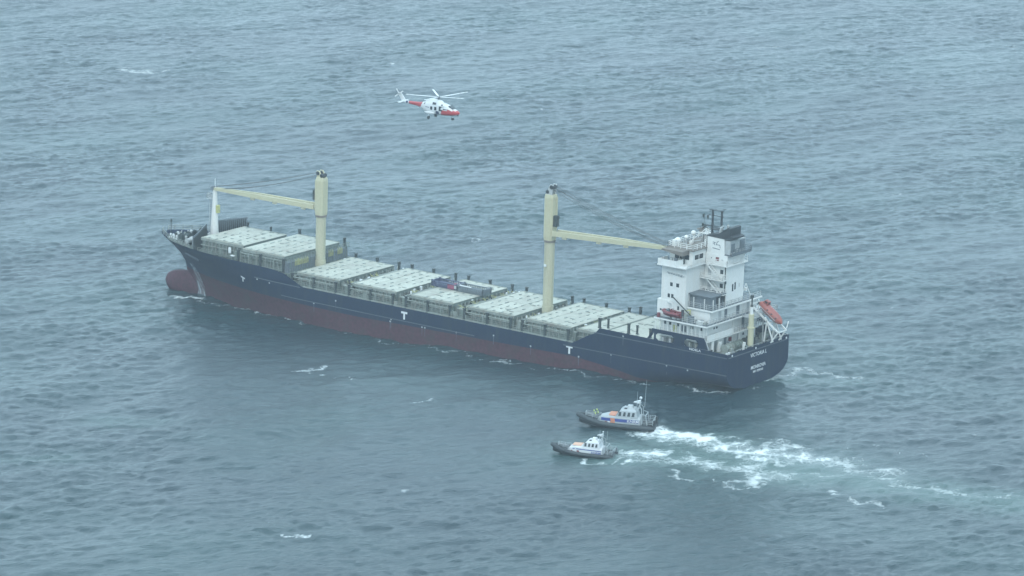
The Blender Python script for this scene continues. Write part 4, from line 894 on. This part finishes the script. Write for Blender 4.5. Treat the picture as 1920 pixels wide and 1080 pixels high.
# water pumped or washed from the hawse down the bow
mb = MB(); vs = []; ncol, nrow = 9, 22
for j in range(nrow):
    t_ = j / (nrow - 1); z = 6.3 - 8.4 * t_
    for i in range(ncol):
        u = i / (ncol - 1); w = .55 + 1.0 * t_; x = 131.9 + 1.6 * t_ + (u - .5) * 2 * w
        y = halfb(x, max(z, -1.6) if z < 0 else z); y = max(y, halfb(132.0, 6.3) * (1 - t_) * .55 + halfb(x, z) * .7) + .25 + .5 * t_ * math.sin(u * math.pi)
        vs.append((x, y, z))
fs = [(j * ncol + i, j * ncol + i + 1, (j + 1) * ncol + i + 1, (j + 1) * ncol + i) for j in range(nrow - 1) for i in range(ncol - 1)]
mb.add(vs, fs)
wm = bpy.data.materials.new('falling_water'); wm.use_nodes = True; wn_ = wm.node_tree; wb = wn_.nodes['Principled BSDF']
wb.inputs['Base Color'].default_value = (.5, .55, .57, 1); wb.inputs['Roughness'].default_value = .6
g1 = wn_.nodes.new('ShaderNodeTexCoord'); g2 = wn_.nodes.new('ShaderNodeMapping'); g2.inputs['Scale'].default_value = (1.5, .6, .2); g3 = wn_.nodes.new('ShaderNodeTexNoise'); g3.inputs['Scale'].default_value = 1.4; g3.inputs['Detail'].default_value = 5
g4 = wn_.nodes.new('ShaderNodeMapRange'); g4.inputs[1].default_value = .30; g4.inputs[2].default_value = .75; g4.inputs[4].default_value = .62
wn_.links.new(g1.outputs['Object'], g2.inputs[0]); wn_.links.new(g2.outputs[0], g3.inputs['Vector']); wn_.links.new(g3.outputs[0], g4.inputs[0]); wn_.links.new(g4.outputs[0], wb.inputs['Alpha'])
fw = mb.build('falling_water', wm, None, smooth=True); fw.matrix_world = SM; fw['kind'] = 'stuff'
# ------------------------------------------------------------------ rescue boats
def mat_place(loc, heading, pitch=0., roll=0., s=1.0):
    return Matrix.Translation(loc) @ Matrix.Rotation(heading, 4, 'Z') @ Matrix.Rotation(-pitch, 4, 'Y') @ Matrix.Rotation(roll, 4, 'X') @ Matrix.Scale(s, 4)
def rib(label, loc, heading, s, paint, silver):
    t = empty('rescue_lifeboat', label, 'lifeboat', mat_place(loc, heading, math.radians(2.6), 0, s), 'rigid inflatable lifeboats beside the ship')
    def hw(x):  # collar half width
        return 1.95 if x < 1.5 else 1.95 * (1 - ((x - 1.5) / 4.6) ** 2.1) if x < 6.1 else 0
    def sh(x): return .44 + .75 * max(0, (x + 1) / 7) ** 2.2
    xs = [-5.3, -4.5, -3, -1.5, 0, 1.5, 2.6, 3.6, 4.4, 5.0, 5.5, 5.8, 6.0]
    mb = MB(); rings = []
    for x in xs:
        w = max(.05, hw(x) - .12); z = sh(x); k = -.35 + .55 * max(0, (x - 2.5) / 3.5) ** 1.6
        rings.append([(x, w, z), (x, w * .85, z - .55), (x, 0, k), (x, -w * .85, z - .55), (x, -w, z)])
    mb.loft(rings); mb.build('hull', M_RUBBER, t)
    mb = MB()
    for sd_ in (1, -1):
        rings = []
        for i, x in enumerate(xs + [6.08]):
            r = .36 if i else .2; y = sd_ * hw(min(x, 6.05)); z = sh(min(x, 6.05)) + .08
            tx = -1 if 0 else 0
            slope = (hw(min(x + .1, 6.05)) - hw(x - .1)) / .2 if x < 6.05 else -8
            n_ = Vector((-slope * 1.0, 1, 0)).normalized()   # outward normal in plan
            rings.append([(x + n_.x * r * math.cos(a), y + sd_ * n_.y * r * math.cos(a), z + r * math.sin(a)) for a in [2 * math.pi * j / 10 for j in range(10)]])
        mb.loft(rings)
    mb.build('collar', M_RUBBER, t, smooth=True)
    mb = MB(); mb.loft([[(x, max(.04, hw(x) - .2), sh(x) - .02), (x, -max(.04, hw(x) - .2), sh(x) - .02), (x, -max(.04, hw(x) - .2), sh(x) - .12), (x, max(.04, hw(x) - .2), sh(x) - .12)] for x in xs]); mb.build('deck', M_DKGREY, t)
    # trunk cabin
    def tr(x, w, z0, z1, c=.25): return [(x, w, z0), (x, w * .97, z1 - c), (x, w * .8, z1), (x, -w * .8, z1), (x, -w * .97, z1 - c), (x, -w, z0)]
    mb = MB(); mb.loft([tr(3.2, .55, .6, .95, .1), tr(2.7, 1.05, .6, 1.5), tr(1.6, 1.3, .55, 1.78), tr(-.1, 1.42, .5, 1.85), tr(-3.15, 1.45, .5, 1.75)]); ca = mb.build('cabin', paint, t)
    mb = MB(); ww = lambda x: [(x, 1.38), ]
    wh = [[(.35, 1.28, 1.7), (.35, -1.28, 1.7), (.3, -1.2, 1.85), (.3, 1.2, 1.85)], [(-.35, 1.2, 2.75), (-.35, -1.2, 2.75), (-.4, -1.15, 2.8), (-.4, 1.15, 2.8)]]
    mb.loft([[(.45, 1.3, 1.72), (.45, -1.3, 1.72), (-2.75, -1.35, 1.72), (-2.75, 1.35, 1.72)], [(-.15, 1.16, 2.62), (-.15, -1.16, 2.62), (-2.5, -1.2, 2.62), (-2.5, 1.2, 2.62)], [(-.55, .8, 2.95), (-.55, -.8, 2.95), (-2.2, -.85, 2.95), (-2.2, .85, 2.95)]])
    wo = mb.build('wheelhouse', paint, t)
    for sd_ in (1, -1):
        for x, w in ((-.1, .42), (-.75, .40), (-1.4, .42), (-2.05, .42)):
            mb = MB()
            def yy(z): return 1.3 + (1.16 - 1.3) * (z - 1.72) / .9 + .03
            q_ = [(x - w / 2, 1.88), (x + w / 2, 1.88), (x + w / 2 - .12, 2.46), (x - w / 2 - .02, 2.46)]
            mb.add([(a, sd_ * (yy(z) + d), z) for d in (-.02, .02) for a, z in q_], [(3, 2, 1, 0), (4, 5, 6, 7), (0, 1, 5, 4), (1, 2, 6, 5), (2, 3, 7, 6), (3, 0, 4, 7)]); mb.build('window', M_GLASS, wo)
    for y in (-.8, 0, .8):
        mb = MB(); mb.add([(.40 + .02, y - .3, 1.85), (.42, y + .3, 1.85), (.05, y + .28, 2.45), (.05, y - .28, 2.45), (.36, y - .3, 1.85), (.36, y + .3, 1.85), (-.02, y + .28, 2.45), (-.02, y - .28, 2.45)], [(0, 1, 2, 3), (7, 6, 5, 4), (0, 4, 5, 1), (1, 5, 6, 2), (2, 6, 7, 3), (3, 7, 4, 0)]); mb.build('window', M_GLASS, wo)
    mb = MB(); mb.box(-1.1, -.7, .55, .9, 2.78, 3.02); mb.build('roof_lamp', M_BLACK, wo)
    mb = MB(); mb.loft([[(-1.0, .55, 2.95), (-1.0, -.55, 2.95), (-1.9, -.55, 2.95), (-1.9, .55, 2.95)], [(-1.1, .4, 3.3), (-1.1, -.4, 3.3), (-1.8, -.4, 3.3), (-1.8, .4, 3.3)]]); mb.build('roof_hatch', paint, wo)
    mb = MB()
    for sd_ in (1, -1): mb.beam((-2.6, sd_ * 1.0, 2.6), (-2.9, sd_ * .5, 3.7), .12, .12); mb.beam((-3.3, sd_ * 1.3, .8), (-3.2, sd_ * .9, 3.0), .1, .1); mb.beam((-3.2, sd_ * .9, 3.0), (-2.8, sd_ * .5, 3.5), .09, .09); mb.beam((-4.1, sd_ * 1.3, .8), (-3.9, sd_ * 1.2, 2.2), .08, .08); mb.beam((-3.9, sd_ * 1.2, 2.2), (-3.25, sd_ * 1.0, 2.4), .08, .08)
    mb.beam((-3.9, 1.2, 2.2), (-3.9, -1.2, 2.2), .08, .08); mb.beam((-2.9, .55, 3.7), (-2.9, -.55, 3.7), .14, .14); mb.beam((-2.9, 0, 3.7), (-2.9, 0, 4.4), .1, .1); mb.build('mast_frame', M_RBGREY, t)
    mb = MB(); mb.beam((-2.6, -.55, 3.85), (-2.6, .55, 3.85), .3, .16); mb.loft([[(-1.9, .1, 3.75), (-1.9, -.1, 3.75), (-1.9, -.1, 3.85), (-1.9, .1, 3.85)], [(-2.9, .45, 3.72), (-2.9, -.45, 3.72), (-2.9, -.45, 4.15), (-2.9, .45, 4.15)]]); mb.build('radar', M_RBWHITE, t)
    mb = MB(); mb.ball((-2.9, 0, 4.5), .22 if silver else .14, n=10, m=6); mb.build('dome', M_RBWHITE, t)
    mb = MB(); mb.tube((-3.4, -.9, 2.9), (-3.5, -.9, 7.0 if silver else 4.6), .035, .02, 5); mb.build('whip_antenna', M_RBGREY, t)
    mb = MB(); mb.tube((-2.5, .8, 2.8), (-2.5, .8, 5.6 if silver else 5.0), .03, .02, 5); mb.build('whip_antenna', M_RBGREY, t)
    mb = MB(); mb.box(-4.9, -4.2, -.5, .5, .5, 1.1); mb.tube((-5.2, 1.3, .8), (-5.2, 1.3, 1.6), .16, n=8); mb.tube((-5.2, -1.3, .8), (-5.2, -1.3, 1.6), .16, n=8); mb.pieces('aft_gear', M_BLACK if silver else M_DKGREY, t)
    mb = MB(); rail(mb, [(-3.4, 1.7, .9), (-5.0, 1.7, .9), (-5.0, -1.7, .9), (-3.4, -1.7, .9)], .7, .8, .03); mb.build('deck_railing', M_RBGREY, t)
    mb = MB(); rail(mb, [(2.9, .9, 1.0), (5.0, .45, 1.25), (5.0, -.45, 1.25), (2.9, -.9, 1.0)], .6, .9, .03); mb.build('bow_railing', M_RBGREY, t)
    mb = MB(); mb.tube((4.0, 0, 1.0), (4.0, 0, 1.35), .3, n=10); mb.box(3.4, 3.9, -.25, .25, .95, 1.25); mb.build('foredeck_winch', M_DKGREY, t)
    # paintwork on the cabin side
    def panel(name, x0, x1, z0, z1, m, sl=0., out=.02):
        for sd_ in (1, -1):
            mb = MB(); n_ = 6; vs = []
            for d in (-.01, out):
                for k in range(n_ + 1):
                    x = x0 + (x1 - x0) * k / n_
                    wside = interp(x, [(-3.15, 1.45), (-.1, 1.42), (1.6, 1.3), (2.7, 1.05), (3.2, .55)])
                    for z in (z0, z1): vs.append((x + sl * (z - z0), sd_ * (wside * (1 - .03 * (z - .5) / 1.0) + d), z))
            fs = []; o_ = 2 * (n_ + 1)
            for k in range(n_): a = 2 * k; fs += [(a, a + 2, a + 3, a + 1), (o_ + a, o_ + a + 1, o_ + a + 3, o_ + a + 2), (a, o_ + a, o_ + a + 2, a + 2), (a + 1, a + 3, o_ + a + 3, o_ + a + 1)]
            mb.add(vs, fs); mb.build(name, m, t)
    if silver:
        panel('blue_band', -3.0, 2.6, 1.0, 1.42, M_RBBLUE); panel('orange_band', .45, 1.15, .60, .98, M_RBORANGE, .25, .03); panel('white_flash', 1.2, 1.5, .6, .98, M_MARK, .25, .03); panel('red_flash', 1.65, 1.95, .6, .95, M_REDP, .25, .03); panel('orange_band', .5, 1.15, 1.02, 1.46, M_RBORANGE, .25, .035)
        mb = MB(); mb.prism([(.5, 1.2), (1.5, 1.05), (1.5, -1.05), (.5, -1.2)], 'z', 1.80, 1.88); mb.build('hatch_panel', M_RBORANGE, t)
    else:
        panel('blue_band', -3.0, 2.2, 1.22, 1.36, M_RBBLUE); panel('red_flash', .9, 1.35, .62, 1.05, M_REDP, .15, .03); panel('red_flash', 2.15, 2.45, .65, .95, M_REDP, .1, .03)
        mb = MB(); mb.prism([(.7, 1.1), (2.3, .85), (2.3, -.85), (.7, -1.1)], 'z', 1.80, 1.87); mb.build('hatch_panel', M_PALEORANGE, t)
    sz = .52
    for sd_ in (1, -1):
        text('KNRM', sz, frame((-sd_, 0, 0), (0, -.03 * sd_ * 0, 1), (-2.1, sd_ * 1.475, 1.2 if silver else .9), 1.2), M_MARK if silver else M_RBBLUE, t, 'lettering')
    return t
ha = math.atan2(6.1, 12.4); hb_ = math.atan2(3.8, 9.7)
pa = (2.2, 41.8, .15); pb = (-4.6, 61.9, .1)
RA = rib('larger grey rescue boat with wide blue band and orange hatch, nearest the ship', pa, ha, 1.235, M_RBGREY, True)
RB_ = rib('smaller white rescue boat with thin blue line and salmon roof, farther from the ship', pb, hb_, 1.0, M_RBWHITE, False)
def person(label, loc, heading):
    t = empty('person', label, 'person', mat_place(loc, heading))
    # kneeling: one skinned body
    J = [(0, 0, .55), (-.02, 0, .85), (.06, 0, 1.15), (.10, 0, 1.30), (.14, 0, 1.42), (.12, .2, 1.14), (.26, .26, .92), (.46, .16, .86), (.12, -.2, 1.14), (.26, -.26, .92), (.46, -.16, .86),
         (.05, .12, .5), (.42, .16, .48), (.40, .16, .06), (.02, -.12, .48), (.12, -.16, .10), (-.28, -.16, .08)]
    E_ = [(0, 1), (1, 2), (2, 3), (3, 4), (2, 5), (5, 6), (6, 7), (2, 8), (8, 9), (9, 10), (0, 11), (11, 12), (12, 13), (0, 14), (14, 15), (15, 16)]
    Rr = [.17, .18, .17, .07, .10, .08, .06, .05, .08, .06, .05, .12, .09, .06, .12, .09, .06]
    me = bpy.data.meshes.new('body'); me.from_pydata(J, E_, []); o = link(bpy.data.objects.new('body', me)); o.parent = t
    md = o.modifiers.new('skin', 'SKIN')
    for i, r in enumerate(Rr): me.skin_vertices[0].data[i].radius = (r, r); me.skin_vertices[0].data[i].use_root = (i == 0)
    o.modifiers.new('sub', 'SUBSURF').levels = 1
    dg = bpy.context.evaluated_depsgraph_get(); m2 = bpy.data.meshes.new_from_object(o.evaluated_get(dg)); o.modifiers.clear(); o.data = m2
    m2.materials.clear(); m2.materials.append(M_DKGREY)
    mb = MB(); mb.ball((.15, 0, 1.48), .16, n=10, m=6); mb.build('helmet', M_LIME, t, smooth=True)
    mb = MB(); mb.tube((0.0, 0, .82), (.06, 0, 1.22), .21, .2, 10); mb.build('life_jacket', M_LIME, t, smooth=True)
MA = RA.matrix_world.copy()
for (x, y, lab) in ((3.6, .45, 'person in lime helmet kneeling on the foredeck of the larger boat, nearer its bow'), (3.3, -.3, 'person in lime helmet kneeling behind the other on the larger rescue boat')):
    p = MA @ Vector((x, y, .95)); person(lab, p, ha)
# ------------------------------------------------------------------ helicopter
HP = (142.3, -88.5, 24.9)
hd = math.atan2(-.105, -.99)
H = empty('rescue_helicopter', 'white and red rescue helicopter flying low above the sea behind the ship', 'helicopter', mat_place(HP, hd, math.radians(-2.5), math.radians(0)))
prof = [  # x, half width, z bottom, z top
    (6.3, .10, -.35, -.10), (6.1, .35, -.52, .08), (5.6, .62, -.72, .32), (4.9, .86, -.88, .60), (4.3, .98, -.98, .98), (3.7, 1.06, -1.05, 1.28), (3.0, 1.12, -1.1, 1.42), (2.2, 1.15, -1.12, 1.62), (1.2, 1.15, -1.12, 1.85), (.2, 1.15, -1.12, 1.9), (-.8, 1.12, -1.1, 1.85), (-1.8, 1.02, -.95, 1.65), (-2.6, .82, -.62, 1.40), (-3.3, .60, -.22, 1.18), (-4.2, .42, .05, 1.02), (-5.0, .36, .16, .98), (-5.9, .32, .26, .95), (-6.7, .28, .34, .92), (-6.9, .27, .36, .92), (-7.2, .26, .38, .92), (-7.45, .25, .4, .92), (-8.3, .2, .5, .95), (-8.6, .14, .6, 1.0)]
def hsec(x):
    for a, b in zip(prof[:-1], prof[1:]):
        if x >= b[0]: t = (a[0] - x) / (a[0] - b[0]); return [a[i] + (b[i] - a[i]) * max(0, t) for i in range(4)]
    return list(prof[-1])
NS = 24
xs_ = sorted(set([p[0] for p in prof] + [2.6, 2.9, 2.0, 1.6, 1.2, .8, -3.0, -3.6]), reverse=True)
mb = MB(); rings = []
for x in xs_:
    _, w, zb, zt = hsec(x); c = (zb + zt) / 2; h = (zt - zb) / 2
    ring_ = []
    for j in range(NS):
        a = 2 * math.pi * j / NS; ca_, sa_ = math.cos(a), math.sin(a); e = .72
        ring_.append((x, w * math.copysign(abs(ca_) ** e, ca_), c + h * math.copysign(abs(sa_) ** e, sa_)))
    rings.append(ring_)
mb.loft(rings)
# paint by panel: red nose and boom, diagonal navy and white bands
def hcol(x, z):
    u = x - .55 * z
    if u > 2.4 and z < .28: return 1
    if 1.05 < u < 1.9 and z < -.05: return 2
    if -6.9 < u < -3.55 and x < -2.4: return 1
    if -8.1 < u < -7.3: return 2
    return 0
mb.m = []
for f in mb.f:
    c = [sum(mb.v[i][k] for i in f) / len(f) for k in range(3)]; mb.m.append(hcol(c[0], c[2]))
fus = mb.build('fuselage', [M_HW, M_HR, M_HB], H, smooth=True)
def hpanel(name, x0, x1, z0, z1, m, par, sl=0.):
    for sd_ in (1, -1):
        mb = MB(); vs = []; n_ = 3
        for d in (.0, .03):
            for k in range(n_ + 1):
                x = x0 + (x1 - x0) * k / n_
                for z in (z0, z1):
                    _, w, zb, zt = hsec(x); c = (zb + zt) / 2; h = (zt - zb) / 2
                    s_ = min(.97, abs(z - c) / h) ** (1 / .72); y = w * math.cos(math.asin(s_)) ** .72
                    vs.append((x + sl * (z - z0), sd_ * (y + d), z))
        o_ = 2 * (n_ + 1); fs = []
        for k in range(n_): a = 2 * k; fs += [(a, a + 2, a + 3, a + 1), (o_ + a, o_ + a + 1, o_ + a + 3, o_ + a + 2), (a, o_ + a, o_ + a + 2, a + 2), (a + 1, a + 3, o_ + a + 3, o_ + a + 1)]
        fs += [(0, 1, o_ + 1, o_), (2 * n_, o_ + 2 * n_, o_ + 2 * n_ + 1, 2 * n_ + 1)]
        mb.add(vs, fs); mb.build(name, m, par)
hpanel('cabin_window', .45, 1.0, -.05, .68, M_GLASS, fus); hpanel('cabin_window', -.6, -.05, -.05, .68, M_GLASS, fus)
hpanel('cockpit_window', 1.6, 2.5, -.1, .95, M_GLASS, fus); hpanel('cockpit_window', 2.65, 3.75, .3, .98, M_GLASS, fus, -.2)
hpanel('air_intake', -.1, .8, 1.15, 1.62, M_BLACK, fus); hpanel('exhaust', -2.5, -2.1, .95, 1.35, M_BLACK, fus); hpanel('intake_grille', 2.1, 2.5, 1.1, 1.4, M_BLACK, fus)
hpanel('lettering_band', -1.9, -.9, .35, .48, M_HB, fus)
mb = MB(); mb.loft([[(4.75, y * .7, .72 if 0 else .68), (4.0, y * .85, 1.18)] for y in (-1, 1)], caps=False, closed=False)
mb = MB(); mb.add([(4.95, -.6, .66), (4.95, .6, .66), (3.9, .78, 1.27), (3.9, -.78, 1.27), (4.9, -.6, .5), (4.9, .6, .5), (3.85, .78, 1.05), (3.85, -.78, 1.05)], [(0, 1, 2, 3), (7, 6, 5, 4), (0, 4, 5, 1), (1, 5, 6, 2), (2, 6, 7, 3), (3, 7, 4, 0)]); mb.build('windscreen', M_GLASS, fus)
mb = MB(); mb.loft([[(x, w * math.cos(a), 1.55 + h * max(0, math.sin(a)) - .1) for a in [math.pi * j / 10 for j in range(11)]] for x, w, h in ((2.3, .3, .2), (1.6, .7, .65), (.6, .85, .85), (-.8, .8, .8), (-2.2, .5, .4))], closed=True); mb.build('engine_cowling', M_HW, H, smooth=True)
for sd_ in (1, -1):
    mb = MB(); mb.loft([[(x, sd_ * (1.0 + .55 * w * (1 + math.cos(a)) * .5 + 0), -.75 + .32 * w * math.sin(a)) for a in [2 * math.pi * j / 10 for j in range(10)]] for x, w in ((.7, .15), (.2, .9), (-.8, 1.0), (-1.7, .6), (-2.1, .15))]); mb.build('sponson', M_HW, H, smooth=True)
    mb = MB(); mb.tube((-.7, sd_ * 1.45, -1.0), (-.7, sd_ * 1.5, -1.75), .09); mb.build('landing_leg', M_GREYW, H)
    mb = MB(); mb.tube((-.7, sd_ * 1.35, -1.8), (-.7, sd_ * 1.7, -1.8), .34, n=14); mb.build('wheel', M_BLACK, H)
mb = MB(); mb.tube((4.6, 0, -.9), (4.6, 0, -1.6), .08); mb.build('landing_leg', M_GREYW, H)
for y in (-.14, .14): mb = MB(); mb.tube((4.6, y - .07, -1.7), (4.6, y + .07, -1.7), .3, n=12); mb.build('wheel', M_BLACK, H)
mb = MB(); mb.ball((5.9, 0, -.75), .2, n=8, m=6); mb.build('camera_ball', M_BLACK, H)
mb = MB(); mb.prism([(-7.3, .6), (-8.5, .55), (-9.6, 2.5), (-8.9, 2.6)], 'y', -.1, .1); mb.build('tail_fin', M_HW, H)
mb = MB(); mb.box(-8.6, -7.9, -1.9, 1.9, .66, .74); mb.build('tailplane', M_HW, H)
mb = MB()
mb.tube((-9.2, -.1, 2.3), (-9.2, -.4, 2.3), .14, n=8); th = mb.build('tail_rotor_hub', M_DKGREY, H)
for k in range(4):
    a = .6 + k * math.pi / 2; mb = MB(); mb.beam((-9.2 + .1 * math.cos(a), -.36, 2.3 + .1 * math.sin(a)), (-9.2 + 1.25 * math.cos(a), -.36, 2.3 + 1.25 * math.sin(a)), .2, .04, up=(0, 1, 0)); mb.build('tail_rotor_blade', M_HW, th)
mb = MB(); mb.tube((.9, 0, 2.2), (.9, 0, 2.75), .22, n=10); mb.tube((.9, 0, 2.62), (.9, 0, 2.85), .5, n=12); hub = mb.build('main_rotor_hub', M_DKGREY, H)
# blades are laid out in world plan directions, then brought into the airframe's frame
iv = H.matrix_world.inverted().to_3x3()
rr = Vector((-.807, -.590, 0)); aw = Vector((.585, -.811, 0))
for k in range(5):
    a = math.radians(30 + 72 * k); d = (rr * math.cos(a) + aw * math.sin(a)); d = iv @ (d + Vector((0, 0, .07))); d.normalize()
    c_ = Vector((.9, 0, 2.78)); mb = MB(); mb.beam(c_ + d * .4, c_ + d * 1.5, .16, .12)
    mb.beam(c_ + d * 1.4, c_ + d * 6.9, .42, .07); mb.beam(c_ + d * 6.9, c_ + d * 7.35, .42, .07, .2, .05); bl = mb.build('main_rotor_blade', M_HW, hub)
    for f_ in (.70, .87):
        mb = MB(); mb.beam(c_ + d * (7.35 * f_) , c_ + d * (7.35 * f_ + .35), .44, .085); mb.build('blade_band', M_GREYW, bl)
